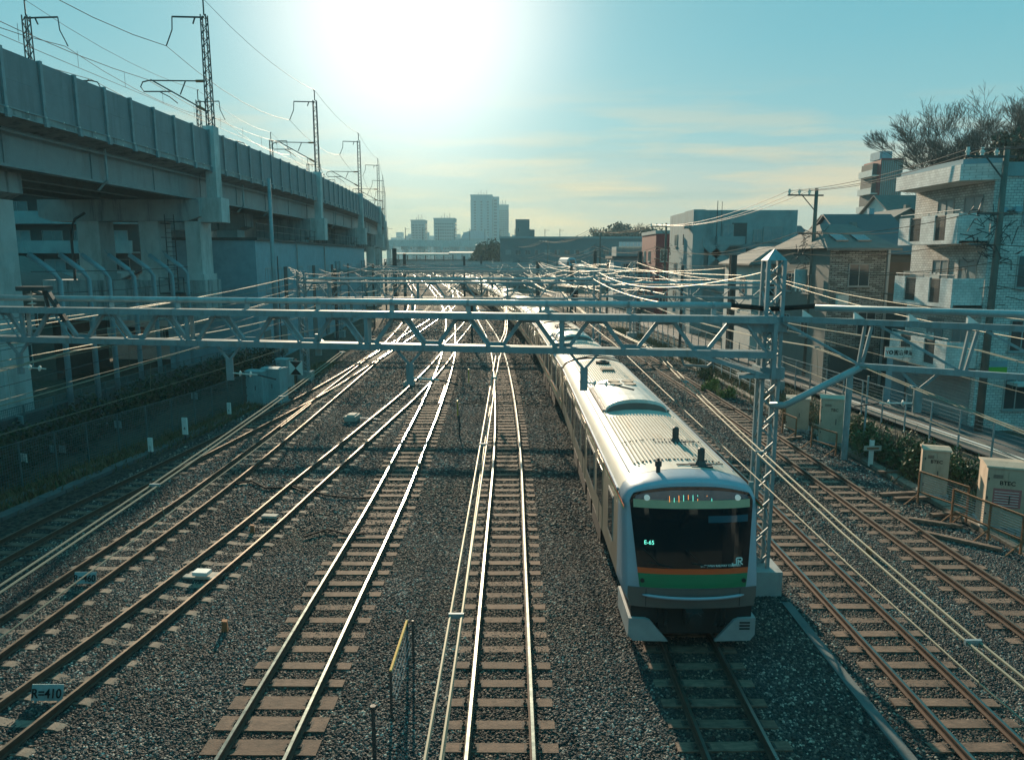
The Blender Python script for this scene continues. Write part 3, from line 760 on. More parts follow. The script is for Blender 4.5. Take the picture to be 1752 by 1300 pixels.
for s in (-1, 1):
    h = MB(); x, z = s * .97, 3.165
    h.tube([(x, yf(x,z) - .062, z), (x, yf(x,z) - .02, z)], .062, 16); h.build('headlight', M['lamp_glass'], lead)
    # white side skirts either side of the coupler
    k = MB(); o_ = [(s*1.36,.62),(s*1.36,.24),(s*1.26,.10),(s*.50,.08),(s*.90,.56),(s*1.0,.60)]
    k.prism([(a, c_) for a, c_ in o_], 'y', .02, .10)
    k.prism([(s*1.36,.62),(s*1.36,.14),(s*1.30,.14),(s*1.30,.62)], 'y', .10, 1.6)
    sk = k.build('skirt', M['skirt'], lead)
    if s == 1:
        gq = MB()
        for zz in (.50, .43, .36): gq.box(1.02, 1.24, .005, .03, zz, zz + .03)
        gq.build('skirt_slot', M['car_dark'], lead)
cp = MB(); cp.box(-1.30,1.30,.14,1.4,.45,.93); cp.box(-.18,.18,-.22,.4,.58,.86); cp.tube([(0,-.3,.72),(0,-.1,.72)],.15,10)
for x in (-.55, .5): cp.tube([(x,.05,.75),(x-.03,-.05,.5),(x+.04,.0,.32)],.035,6)
cp.box(-.7,.7,.15,.35,.2,.5)
cp.build('coupler', M['car_dark'], lead)
rp = MB()
for x, y_, h_ in ((-.62,1.05,.28),(.16,1.05,.0)): 
    if h_: rp.cyl(x,y_,3.5,3.5+h_,.05,10); rp.cyl(x,y_,3.62+.06,3.80,.075,10); rp.cyl(x,y_,3.80,3.86,.03,8)
rp.build('roof_antenna', M['steel_dark'], lead)
for x, y_ in ((.42,1.45),(.30,3.55)):
    a_ = MB(); a_.box(x-.24,x+.24,y_-.16,y_+.16,3.56,3.60); a_.cyl(x,y_,3.60,3.70,.13,12,0,.09); a_.cyl(x,y_,3.70,3.97,.082,12); a_.cyl(x,y_,3.97,4.0,.07,12,0,.03)
    a_.box(x-.55,x+.5,y_-.02,y_+.02,3.60,3.62)
    a_.build('roof_antenna', M['steel_dark'], lead, smooth=False)
bt = MB()
for yy in (NOSE + .72, NOSE + 2.63):
    for k in range(14):
        x = -.95 + k*.146; zz = 3.59 - .075*x*x; bt.box(x-.016, x+.016, yy-.016, yy+.016, zz, zz + .035)
bt.build('roof_bolts', M['steel_dark'], lead)['kind'] = 'stuff'
wp = MB() ; wp.tube([(-.35, yf(-.35,1.8)-.05, 1.80), (-.9, yf(-.9,2.1)-.05, 2.05)], .014, 5); 0 and wp.tube([(-.55, yf(-.5,1.8)-.05, 1.92), (-1.0, yf(-1.0,2.3)-.05, 2.45)], .012, 5)
for s_ in (-.45, .45):
    w_ = MB(); w_.tube([(s_, yf(s_,1.72)-.05, 1.74), (s_-.5, yf(s_-.5,1.85)-.055, 1.84)], .012, 5); w_.tube([(s_-.25, yf(s_,1.8)-.05, 1.79), (s_-.62, yf(s_-.5,2.1)-.055, 2.12)], .009, 5); w_.build('wiper', M['car_dark'], lead)
sm = MB()
for x in (-1.0, 1.0): sm.bar((x*1.0, yf(1.0,1.0)-.033, .88), (x*1.0, yf(1.0,1.0)-.033, 1.28), .012, .006)
sm.build('panel_seam', M['car_dark'], lead)
def text(name, s, size, m_, parent, loc, rot, extrude=.003, bold=0.0, align='LEFT', sx=1):
    cu = bpy.data.curves.new(name, 'FONT'); cu.body = s; cu.size = size; cu.extrude = extrude; cu.offset = bold; cu.align_x = align
    cu.materials.append(m_); o = bpy.data.objects.new(name, cu); COL.objects.link(o); o.location = loc; o.rotation_euler = rot; o.scale = (sx, 1, 1)
    if parent: o.parent = parent
    return o
tilt = rad(90 - 12)
text('lettering', 'EAST JAPAN RAILWAY COMPANY', .062, M['print_white'], lead, (.14, yf(.14,1.76) - .045, 1.765), (tilt, 0, rad(3)), bold=.0008, sx=.92)
text('led_number', 'E-65', .12, M['led_green'], lead, (-1.05, yf(-.95,2.22) - .055, 2.22), (tilt, 0, rad(-9)))
# JR letters drawn as one bent ribbon
jr = MB(); th = .026
def rib(p): 
    for a, c_ in zip(p[:-1], p[1:]): jr.bar((a[0],0,a[1]), (c_[0],0,c_[1]), th, .006, 0, up=(0,1,0))
rib([(.0,.035),(.0,.012),(.012,.0),(.075,.0),(.09,.012),(.09,.125),(.10,.137),(.20,.137),(.212,.125),(.212,.082),(.20,.07),(.13,.07)])
rib([(.15,.07),(.225,-.005)]); rib([(.13,.105),(.13,-.005)])
j = jr.build('lettering', M['print_white'], lead, (.83, yf(.95,1.8) - .05, 1.79)); j.rotation_euler = (rad(-11), 0, rad(7))
for s_ in (-1, 1):
    tl = MB(); x_ = s_*1.08; tl.tube([(x_, yf(x_,1.45)-.05, 1.45), (x_, yf(x_,1.45)-.02, 1.45)], .045, 12); tl.build('marker_lamp', M['car_dark'], lead)
hs_ = MB()
for x_ in (-.75,-.62,.62,.72): hs_.tube([(x_,.13,.80),(x_*.98,.02,.62),(x_*.95,.02,.45),(x_*.9,.12,.36)], .022, 5)
hs_.build('brake_hose', M['black'], lead)
ls = MB()
for k, (x, h0, h1) in enumerate([(-.52,.0,.13),(-.42,.0,.09),(-.32,.0,.14),(-.22,.02,.15),(-.12,.05,.15),(-.02,.02,.15),(.08,.03,.07),(.08,.12,.15),(.28,.12,.14),(.38,.02,.08)]):
    ls.box(x-.004, x+.004, 0, .004, h0, h1, k % 2)
l_ = ls.build('led_segments', [M['led_orange'], M['led_green']], lead, (.02, yf(0,3.12) - .045, 3.09)); l_['kind'] = 'stuff'; l_.rotation_euler = (rad(-14), 0, 0)

# ================================================================== RAILWAY VIADUCT ON THE LEFT
VX = [(-6,-21.0),(20,-20.7),(32,-20.5),(52,-20.2),(79,-20.0),(105,-20.9),(132,-23.0),(158,-26.6),(190,-31.6),(216,-36.8),(260,-47),(330,-66),(420,-94)]
def vx(y, off=0):
    d = (interp(VX, y+1) - interp(VX, y-1)) / 2; l = math.hypot(1, d)
    return (interp(VX, y) + off / l, y - off * d / l)
ZT, ZB, ZG = 16.7, 14.3, 12.25
via = thing('railway_viaduct', 'long curved concrete railway viaduct with grey noise barriers on the left', 'viaduct', (-26, 30, 0))
def vp(name, mb, m_, **k): 
    o = mb.build(name, m_, via, (26, -30, 0), **k); return o
vys = [-8 + 4*i for i in range(40)] + [152 + 8*i for i in range(34)]
mb = MB(); rings = []
for y in vys:
    A = lambda o, z: (*vx(y, o), z)
    rings.append([A(.12, 14.15), A(.12, 14.42), A(-.5, 14.45), A(-11.2, 14.45), A(-11.8, 14.42), A(-11.8, 14.15), A(-10.2, 13.9), A(-1.5, 13.9)])
mb.loft(rings, closed=True); me = mb.mesh('deck', M['concrete']); recalc(me); ob('deck', me, via, (26,-30,0))
for o_ in (-1.3, -4.2, -7.0, -9.8):
    mb = MB(); rings = []
    for y in vys:
        A = lambda o, z: (*vx(y, o), z)
        rings.append([A(o_+.25, ZG), A(o_+.25, ZG+.12), A(o_+.04, ZG+.14), A(o_+.04, 13.95), A(o_-.04, 13.95), A(o_-.04, ZG+.14), A(o_-.25, ZG+.12), A(o_-.25, ZG)])
    mb.loft(rings, closed=True); me = mb.mesh('girder', M['girder']); recalc(me); ob('girder', me, via, (26,-30,0))
mb = MB()
y = 20
while y < 130:
    a = vx(y, -1.24); c_ = vx(y, -1.04); mb.bar((a[0], a[1], ZG+.1), (a[0], a[1], 13.95), .05, .3); y += 6.6
vp('girder_stiffener', mb, M['girder'])['kind'] = 'stuff'
# barrier panels between posts
y = 4.0; k = 0
pm = {}
while y < 300:
    st = 2.5 if y < 160 else 5.0
    a = Vector(vx(y, .02)); c_ = Vector(vx(y + st, .02)); d = c_ - a; l = d.length; an = math.atan2(d.y, d.x)
    key = round(l, 1)
    if key not in pm:
        q = MB(); q.box(.06, l-.06, -.05, .05, 14.42, 15.55); q.box(.06, l-.06, -.035, .06, 15.56, ZT)
        pm[key] = q.mesh('barrier_panel', M['barrier'])
    ob('barrier_panel', pm[key], via, (a.x+26, a.y-30, 0), an)
    a2 = Vector(vx(y, -11.7)); c2 = Vector(vx(y+st, -11.7)); d2 = c2 - a2
    if 'post' not in pm:
        q = MB(); q.box(-.05,.05,-.14,.02,14.15,ZT+.05); q.box(-.09,.09,-.16,-.13,14.15,ZT+.05); q.box(-.12,.12,-.24,-.12,14.0,14.35)
        pm['post'] = q.mesh('barrier_post', M['steel'])
        q = MB(); q.box(0, 2.5, -.05, .05, 14.4, ZT-.5); pm['far'] = q.mesh('barrier_panel', M['barrier'])
    ob('barrier_post', pm['post'], via, (a.x+26, a.y-30, 0), an)
    y += st
# lower edge flange with bolts
mb = MB(); bo = MB()
y = 4
while y < 120:
    a = vx(y, .16); c_ = vx(y+2.5, .16)
    mb.bar((*a, 14.42), (*c_, 14.42), .03, .05); mb.bar((*a, 14.12), (*c_, 14.12), .03, .05)
    for t in (0,.5):
        p = vx(y + 2.5*t, .19)
        if y < 60: bo.box(p[0]-.02,p[0]+.03,p[1]-.03,p[1]+.03,14.38,14.44); bo.box(p[0]-.02,p[0]+.03,p[1]-.03,p[1]+.03,14.10,14.16)
    y += 2.5
vp('edge_flange', mb, M['girder']); vp('bolts', bo, M['insul'])['kind'] = 'stuff'
for z_, o_, r_ in ((13.72,-.9,.045),):
    q = MB(); q.tube([(*vx(y_, o_), z_) for y_ in range(4, 200, 8)], r_, 6); vp('cable_conduit', q, M['pipe'])
for y_ in (40.5, 60, 66, 92, 118):
    q = MB(); p_ = vx(y_, -.92); q.tube([(p_[0],p_[1],14.0),(p_[0],p_[1],12.4),(p_[0]-.5,p_[1],11.9)], .07, 6); vp('drain_pipe', q, M['pipe'])
# piers
def pier(y, cols, capx=(-.6,-11.4), capz=(10.8,12.2), tie=None, pil=True, depth=2.2, foot=0, rust=True):
    a = Vector(vx(y, 0)); d = Vector(vx(y+1, 0)) - Vector(vx(y-1, 0)); an = math.atan2(d.y, d.x) - math.pi/2
    L_ = (a.x + 26, a.y - 30, 0)
    q = MB(); x0, x1 = capx[1], capx[0]
    q.prism([(x0, capz[0]+.3),(x0+.8, capz[0]),(x1-.8, capz[0]),(x1, capz[0]+.3),(x1, capz[1]),(x0, capz[1])], 'y', -depth/2, depth/2)
    ob('cap_beam', q.mesh('cap_beam', M['concrete']), via, L_, an)
    for (c0, c1, f) in cols:
        q = MB(); q.box(c0, c1, -depth*.42, depth*.42, f, capz[0]); q.box(c0-.15, c1+.15, -depth*.5, depth*.5, f-.02, f+.4)
        ob('pier_column', q.mesh('pier_column', M['concrete_pale']), via, L_, an)
    if tie:
        q = MB(); q.box(x0, tie[2] if len(tie) > 2 else x1, -depth*.6, depth*.6, tie[0], tie[1]); ob('tie_beam', q.mesh('tie_beam', M['concrete']), via, L_, an)
    if pil:
        q = MB(); q.box(-.28, .42, -.45, .45, 11.9, 17.0); q.box(-.9, .75, -.7, .7, capz[0]-.05, 12.35)
        ob('mast_pedestal', q.mesh('mast_pedestal', M['concrete_pale']), via, L_, an)
pier(34.3, [(-3.9,-2.5,0), (-9.5,-8,0)], capx=(-2.1,-11.5), capz=(11.0,12.2), pil=False)
pier(52, [(-1.7,-.7,6.9),(-4.8,-3.5,6.9),(-9.0,-7.5,6.9)], tie=(4.2,6.9,-.4))
pier(68.5, [(-6.2,-4.4,6.6)], capx=(-3.6,-11), capz=(10.8,12.2), tie=(4.4,6.6,-3.2), pil=False)
for y in (79, 105.4, 132, 158, 185, 212, 240, 270):
    pier(y, [(-2.2,-.9,0),(-9.6,-8.2,0)], capz=(10.2,12.2))
# pipework and ladder on the pier
pp = MB(); pp.tube([(-29.3,50.6,6.9),(-29.3,50.6,10.2),(-28.9,50.5,10.9),(-28.2,50.5,11.3)], .09, 8)
vp('drain_pipe', pp, M['steel_dark'])
ld_ = MB()
for x in (-22.95,-22.35): ld_.bar((x,50.5,6.2),(x,50.5,11.2),.05)
for k in range(16): ld_.bar((-22.95,50.5,6.4+.3*k),(-22.35,50.5,6.4+.3*k),.035)
for k in range(5): ld_.tube([(-22.95,50.5,7+.9*k),(-22.95,49.8,7+.9*k),(-22.35,49.8,7+.9*k),(-22.35,50.5,7+.9*k)],.02,4)
for x in (-23.2,-21.6): ld_.bar((x,49.6,6.1),(x,49.6,7.1),.04)
ld_.bar((-23.2,49.6,7.1),(-21.6,49.6,7.1),.04); ld_.box(-23.2,-21.6,49.6,51,6.0,6.1)
vp('ladder', ld_, M['steel_dark'])
# catenary masts standing on the viaduct
def lattice(mb, x, y, z0, z1, w, leg=.07, br=.035, step=None, taper=1.0, faces=4):
    n = max(2, int(round((z1-z0)/(step or w*1.1)))); c = []
    for (sx, sy) in ((-1,-1),(1,-1),(1,1),(-1,1)):
        mb.bar((x+sx*w/2, y+sy*w/2, z0), (x+sx*w/2*taper, y+sy*w/2*taper, z1), leg)
    for i in range(n):
        za = z0+(z1-z0)*i/n; zb = z0+(z1-z0)*(i+1)/n
        ta = 1+(taper-1)*i/n; tb = 1+(taper-1)*(i+1)/n
        P = [(-1,-1),(1,-1),(1,1),(-1,1)]
        for k in range(4):
            p, q = P[k], P[(k+1)%4]
            if (i + k) % 2: p, q = q, p
            mb.bar((x+p[0]*w/2*ta, y+p[1]*w/2*ta, za), (x+q[0]*w/2*tb, y+q[1]*w/2*tb, zb), br)
def via_mast(y, side):
    near = side > 0
    ox, oy = vx(y, .1 if near else -11.6)
    lab = 'lattice catenary mast on the %s edge of the viaduct, %s' % ('near' if near else 'far', {52:'nearest to the viewer',79:'second from the viewer',105.4:'third along',132:'fourth along',158:'fifth along',185:'sixth along',212:'seventh along',240:'eighth along'}[y])
    d = Vector(vx(y+1,0)) - Vector(vx(y-1,0)); an = math.atan2(d.y, d.x) - math.pi/2
    t = thing('catenary_mast', lab, 'catenary mast', (ox, oy, 14.4), an, 'catenary masts on the viaduct')
    q = MB(); h = 9.6; lattice(q, 0, 0, 0, h, .42, .06, .035, .42, .8); q.build('lattice_post', M['steel_dark'], t)
    s = -1 if near else 1
    q = MB(); q.tube([(0,0,h),(0,0,h+.95)],.05,6); q.tube([(0,0,h+.95),(s*.12,0,h+1.0)],.05,6); q.build('top_spike', M['steel_dark'], t)
    q = MB(); q.bar((0,0,h-.15),(s*2.1,0,h-.1),.09); q.tube([(s*2.1,0,h-.1),(s*2.15,0,h-.9),(s*2.6,0,h-1.9)],.04,6); q.tube([(s*.6,0,h-.15),(s*.75,0,h-.55)],.05,6)
    q.build('feeder_arm', M['steel_dark'], t)
    q = MB(); z0 = 4.6
    q.tube([(s*.2,0,z0+.9),(s*3.9,0,z0+.95),(s*4.35,0,z0+.85),(s*4.5,0,z0+.55),(s*4.3,0,z0+.25),(s*2.4,0,z0+.25)],.045,6)
    q.tube([(s*.2,0,z0-1.0),(s*3.8,0,z0+1.0)],.05,6); q.tube([(s*1.5,0,z0+.9),(s*1.9,0,z0+.05)],.04,6)
    q.tube([(s*3.2,0,z0+.2),(s*2.6,0,z0-.1),(s*2.1,0,z0-.5)],.035,6)
    q.build('cantilever', M['steel_dark'], t)
    q = MB()
    for a_, b_ in (((.22,0,z0+.9),(.8,0,z0+.9)),((.3,0,z0-.95),(.75,0,z0-.7))): q.tube([(s*a_[0],0,a_[2]),(s*b_[0],0,b_[2])],.09,8)
    q.build('insulator', M['rust'], t)
for y in (52, 79, 105.4, 132, 158, 185, 212, 240):
    via_mast(y, 1); via_mast(y, -1)
def wire(name, pts, r, m_, label, cat='overhead wire', group='wires above the viaduct', n=4):
    q = MB(); q.tube(pts, r, n, cap=False); o = q.build(name, m_); tag(o, label, cat, group); return o
ms = [26, 52, 79, 105.4, 132, 158, 185, 212, 240, 268]
def sagline(off, z, sag, y0=-2, y1=240, lean_=0):
    pts = []; sup = [-1] + ms
    for a, c_ in zip(sup[:-1], sup[1:]):
        for k in range(6):
            t = k/6; y = a + (c_-a)*t; p = vx(y, off); pts.append((p[0], p[1], z - sag*4*t*(1-t)))
    return pts
for off, z, sag, r, lab in ((-2.5,22.1,.9,.022,'upper feeder wire over the near viaduct track'),(-3.9,20.0,.55,.02,'messenger wire over the near viaduct track'),(-3.9,18.9,.05,.016,'contact wire over the near viaduct track'),
                            (-7.6,20.0,.55,.02,'messenger wire over the far viaduct track'),(-7.6,18.9,.05,.016,'contact wire over the far viaduct track'),(-9.2,22.1,.9,.022,'upper feeder wire over the far viaduct track'),
                            (.1,25.0,.7,.018,'topmost earth wire along the near viaduct masts'),(-11.6,25.0,.7,.018,'topmost earth wire along the far viaduct masts')):
    wire('overhead_wire', sagline(off, z, sag), r, M['wire_dark'], lab)
q = MB()
for off in (-3.9, -7.6):
    for y in [4 + 5*i for i in range(28)]:
        p = vx(y, off); q.tube([(p[0],p[1],18.9),(p[0],p[1],19.75)], .012, 3, cap=False)
tag(q.build('dropper_wires', M['wire_dark']), 'thin dropper wires between messenger and contact wires above the viaduct', 'wires', None, 'stuff')

# ---- under and behind the viaduct
bent = None
def bent_post(i, x, y):
    t = thing('bent_post', ['bent blue grey steel post nearest the left viaduct column','second bent post from the left viaduct column','third bent post from the left viaduct column','fourth bent post from the left, in front of the pale pier','fifth bent post from the left','sixth bent post from the left','bent post furthest right, beside the pier ladder','bent post leftmost of the row'][i], 'steel post', (x,y,0), 0, 'row of bent steel posts')
    q = MB(); q.tube([(0,0,0),(0,0,7.35),(-.25,0,7.75),(-1.3,0,8.55)], .13, 10); q.build('post', M['cyan_post'], t, smooth=True)
    q = MB(); q.tube([(-1.28,0,8.5),(-1.5,0,8.85)], .02, 4); q.box(-.3,.3,-.3,.3,0,.05); q.build('end_rod', M['steel'], t)
M['cyan_post'] = mat('post_paint', (.22,.33,.37), .5, .1, .12, 2)
for i, y in enumerate((35.0, 37.4, 39.3, 41.9, 44.2, 46.6, 48.8)): bent_post(i, -21.0, y)
q = MB()
for z in (6.9, 7.9): q.tube([(-21,33,z-.1),(-21,41,z-.2),(-21,49,z-.1)], .018, 4)
tag(q.build('tie_wire', M['wire_dark']), 'thin wires strung along the bent posts', 'wires')
pl = thing('steel_pole', 'tall plain steel pipe pole standing in front of the viaduct', 'pole', (-17.2, 54.5, 0))
q = MB(); q.cyl(0,0,0,13.9,.2,12,0,.12); q.build('pole', M['steel'], pl, smooth=True)
q = MB(); q.cyl(.3,.1,0,8.5,.04,6); q.build('conduit', M['steel_dark'], pl)

# ================================================================== GANTRIES OVER THE TRACKS
def truss(parent, A, B, zt, zb, depth=.45, chord=.13, web=.07, pitch=1.55, dark=False, vert=3, m_=None, haunch=None):
    m_ = m_ or M['steel']
    A = Vector((A[0], A[1], 0)); B = Vector((B[0], B[1], 0)); d = B - A; L_ = d.length; u = d / L_; nn = Vector((-u.y, u.x, 0))
    def P(s, o, z): return A + u*s + nn*o + Vector((0,0,z))
    n = int(round(L_ / pitch)); st = L_ / n
    for o in (0, depth):
        q = MB(); q.bar(P(0,o,zt), P(L_,o,zt), chord*.75, chord); q.build('top_chord', m_, parent)
        q = MB(); q.bar(P(0,o,zb), P(L_,o,zb), chord*.75, chord); q.build('bottom_chord', m_, parent)
    pl_ = MB(); pl_.box(-.24,.24,-.012,.012,-.15,.08)
    gm = pl_.mesh('gusset_plate', m_); an = math.atan2(u.y, u.x)
    br = MB()
    for i in range(n):
        s0, s1, sm = i*st, (i+1)*st, (i+.5)*st
        for o in (0, depth):
            for a, c_ in (((s0+.12, zb), (sm-.12, zt)), ((sm+.12, zt), (s1-.12, zb)))[:2 if o == 0 else 1]:
                q = MB(); q.bar(P(a[0],o,a[1]), P(c_[0],o,c_[1]), web if o == 0 else .035, web*.9 if o == 0 else .035); q.build('brace', m_, parent)
            if o: continue
            if i: g_ = ob('gusset_plate', gm, parent, P(s0, o-.05, zb+.08), an)
            g_ = ob('gusset_plate', gm, parent, P(sm, o-.05, zt-.02), an); 
        br.bar(P(s0,0,zb), P(sm,depth,zb), .04); br.bar(P(sm,depth,zb), P(s1,0,zb), .04)
        br.bar(P(s0,0,zt), P(sm,depth,zt), .04); br.bar(P(sm,depth,zt), P(s1,0,zt), .04)
        if i and i % vert == 0:
            for o in (0, depth):
                q = MB(); q.bar(P(s0,o,zb), P(s0,o,zt), .10, .06); q.build('vertical', m_, parent)
    br.build('cross_bracing', m_, parent)['kind'] = 'stuff'
    return P, L_
def post_mast(parent, x, y, z1, w=.5, cap=True, m_=None, base=.65):
    m_ = m_ or M['steel']
    q = MB(); lattice(q, x, y, base, z1, w, .085, .04, w*.95); q.build('lattice_mast', m_, parent)
    if cap:
        q = MB(); h = w/2 + .05; q.add([(x-h,y-h,z1),(x+h,y-h,z1),(x+h,y+h,z1),(x-h,y+h,z1),(x,y,z1+.28)], [(0,1,4),(1,2,4),(2,3,4),(3,0,4),(3,2,1,0)]); q.build('mast_cap', m_, parent)
    q = MB(); q.box(x-.5,x+.5,y-.45,y+.45,-.1,base); q.build('foundation', M['concrete'], parent)
def insul(mb, a, b, n=3, r=.10):
    a = Vector(a); b = Vector(b); mb.tube([a, b], .02, 5)
    for k in range(n):
        p = a + (b-a)*((k+.7)/(n+.4)); d = (b-a).normalized()*.03
        mb.tube([p-d, p, p+d], [.03, r, .045], 10)
def vbracket(parent, P, s, zb, drop=.85, o=.2):
    q = MB(); q.bar(P(s-.36,o,zb-.05), P(s,o,zb-drop*.55), .06); q.bar(P(s+.36,o,zb-.05), P(s,o,zb-drop*.55), .06)
    q.bar(P(s,o,zb-drop*.5), P(s,o,zb-drop-.15), .19, .05, up=(0,1,0)); q.build('drop_bracket', M['steel'], parent)
    bo_ = MB()
    q = MB(); insul(q, P(s-.08,o,zb-drop+.05), P(s-.75,o-.1,zb-drop+.0), 2, .085); q.build('insulator', M['insul'], parent)
    q = MB(); q.tube([P(s-.75,o-.1,zb-drop), P(s-1.25,o-.15,zb-drop-.12)], .022, 5); q.build('registration_arm', M['steel_dark'], parent)

# nearest gantry
g1 = thing('catenary_gantry', 'large steel truss gantry spanning all tracks closest to the viewer', 'gantry', (6.28, 17.9, 0))
P1, L1 = truss(g1, (0, 0), (-23.4, 4.0), 6.96, 6.13, .24, .165, .105, 1.72)
post_mast(g1, .0, .25, 8.35, .38)
q = MB()   # haunch at the mast
for o in (0, .24):
    q.bar(P1(0,o,6.95), P1(0,o,5.55), .10, .06)
    q.bar(P1(.1,o,5.62), P1(1.9,o,6.12), .14, .09); q.bar(P1(.1,o,5.62), P1(.8,o,5.6), .14,.09)
q.build('haunch', M['steel'], g1)
q = MB()
for a in ((P1(-.30,-.03,5.5), P1(.30,-.03,5.5), P1(.30,-.03,5.78), P1(-.30,-.03,5.78)),):
    q.box(-.3,.3,-.06,.56,5.52,5.80); q.box(-.3,.3,-.06,.56,6.66,7.02)
    q.add([(-.3,-.05,6.6),(-1.1,.08,6.88),(-1.1,.08,6.98),(-.3,-.05,7.0)],[(0,1,2,3)])
q.build('gusset_box', M['steel'], g1)
q = MB(); q.tube([P1(s,-.18,7.27) for s in (1.0, 6, 12, 18, L1)], .078, 12); q.build('feeder_pipe', M['pipe'], g1, smooth=True)
q = MB()
for k in range(11):
    s = 1.4 + 2.05*k
    q.bar(P1(s,-.18,7.02), P1(s,-.18,7.2), .12, .05); q.tube([P1(s-.03,-.18,7.27), P1(s+.03,-.18,7.27)], .088, 12)
q.build('pipe_bracket', M['steel'], g1)
q = MB(); q.tube([P1(1.0,-.18,7.27), P1(.6,-.2,7.24), P1(.1,-.35,7.18), P1(-.4,-.3,7.22), P1(-1.1,-.1,7.30), (1.3,-.75,7.27)], .06, 8); q.build('flexible_cable', M['black'], g1)
def s_of_x(x): return (6.4 - x) / math.cos(math.atan2(4.0, 23.4)) 
for x in (1.95, -2.5, -7.5, -13.9): vbracket(g1, P1, s_of_x(x), 6.13)
q = MB(); q.tube([P1(s_of_x(4.3),.1,6.08), P1(s_of_x(4.3),.1,5.95), P1(s_of_x(4.35),.1,5.82), P1(s_of_x(4.9),.1,5.80), P1(s_of_x(5.1),.1,5.95)], .035, 6); q.build('cable_loop', M['steel'], g1)
q = MB(); p = P1(s_of_x(-5.1),-.12,6.1); q.tube([p, p+Vector((0,.32,0))], .12, 12); q.tube([p+Vector((0,0,-.28)), p+Vector((0,0,.3))], .09, 8); q.build('loudspeaker', M['cyan_box'], g1)
# equipment on the left end
q = MB(); p = P1(s_of_x(-12.9), .1, 7.0); q.tube([p, p+Vector((-.1,0,.55))], .05, 6); q.box(p.x-.75,p.x+.05,p.y-.2,p.y+.2,7.5,7.62); q.bar(p+Vector((0,0,.5)), p+Vector((.45,0,-.35)), .16,.1); q.build('switch_arm', M['steel_dark'], g1)
q = MB(); insul(q, p+Vector((-.45,0,.5)), p+Vector((-.45,0,.05)), 3, .13); q.build('insulator', M['insul'], g1)
# right extension with strut
A2, B2 = (.0, 0), (9.2, -5.6)
aa = Vector((A2[0], A2[1], 0)); bb = Vector((B2[0], B2[1], 0)); uu = (bb-aa).normalized(); n2 = Vector((-uu.y, uu.x, 0)); L2 = (bb-aa).length
def P2(s, o, z): return aa + uu*s + n2*o + Vector((0,0,z))
q = MB(); q.bar(P2(.2,0,6.98), P2(L2,0,6.98), .12, .13); q.build('top_chord', M['steel'], g1)
q = MB(); q.bar(P2(1.85,0,5.98), P2(L2,0,5.98), .12, .13); q.build('bottom_chord', M['steel'], g1)
q = MB(); q.tube([P2(.0,.1,4.85), P2(.35,.05,4.9), P2(1.95,0,5.95)], .085, 10); q.build('strut', M['pipe'], g1, smooth=True)
for a, c_ in (((.2,6.9),(1.9,6.02)),((1.98,6.9),(1.9,6.02)),((2.12,6.9),(1.98,6.05)),((2.3,6.9),(3.9,6.02)),((4.0,6.9),(3.9,6.02)),((4.15,6.9),(4.0,6.05)),((4.3,6.9),(5.9,6.02)),((6.0,6.9),(5.95,6.02)),((6.2,6.9),(7.9,6.02)),((8,6.9),(8,6.02))):
    q = MB(); q.bar(P2(a[0],0,a[1]), P2(c_[0],0,c_[1]), .065, .05); q.build('brace', M['steel'], g1)
q = MB(); q.tube([P2(.9,0,7.27), P2(L2,0,7.27)], .078, 12); q.build('feeder_pipe', M['pipe'], g1, smooth=True)
q = MB()
for k in range(8): 
    s = .75 + 1.1*k; c_ = P2(s,0,7.05); q.add([c_+Vector((-.12,-.02,0)),c_+Vector((.12,-.02,0)),c_+Vector((-.12,-.02,.16)),c_+Vector((-.12,.05,0)),c_+Vector((.12,.05,0)),c_+Vector((-.12,.05,.16))],[(0,1,2),(5,4,3),(0,3,4,1),(1,4,5,2),(2,5,3,0)])
q.build('pipe_bracket', M['white'], g1)
vbracket(g1, P2, 3.15, 5.98, .8, 0)
q = MB(); q.box(-.42,-.30,-.06,.0,2.6,2.95); q.build('mast_plate', M['cyan_box'], g1)

def gantry(label, A, B, zt, zb, mastz, mats=None, left=True, right=True, pitch=1.9, w=.45, brackets=(), depth=.4):
    t = thing('catenary_gantry', label, 'gantry', (B[0], B[1], 0), 0, 'gantries further down the line')
    P, L_ = truss(t, (0,0), (A[0]-B[0], A[1]-B[1]), zt, zb, depth, .13, .08, pitch)
    if right: post_mast(t, 0, .2, mastz, w, False)
    if left: post_mast(t, A[0]-B[0], A[1]-B[1]+.2, mastz, w, False)
    q = MB(); q.tube([P(0,-.15,zt+.25), P(L_,-.15,zt+.25)], .07, 8); q.build('feeder_pipe', M['pipe'], t)
    for s in brackets: vbracket(t, P, s, zb, .8)
    return t
gantry('second truss gantry with open lattice masts behind the nearest one', (-14.3, 51), (5.7, 50.2), 6.75, 5.7, 7.5, pitch=2.1, brackets=(3.8, 8.2, 12.4, 17))
gantry('second gantry, shorter right bay over the outer right tracks', (5.9, 49.6), (16.8, 47), 6.55, 5.9, 7.2, left=False, pitch=1.8, brackets=(2.5, 6.5))
for y, w_, lab in ((79,0,'third gantry down the line, beyond the turnouts'),(104,1,'fourth gantry down the line'),(132,0,'fifth gantry down the line'),(160,1,'sixth gantry down the line, near the dark H posts'),(192,0,'seventh gantry down the line'),(230,1,'eighth gantry down the line, small in the haze')):
    gantry(lab, (-16.5+sh(y), y+1), (14.5+sh(y), y-1), 6.9, 6.1, 8.0, pitch=3.1, w=.4, brackets=(2.5, 6.2, 10.2, 14.6, 19, 22.5, 27))

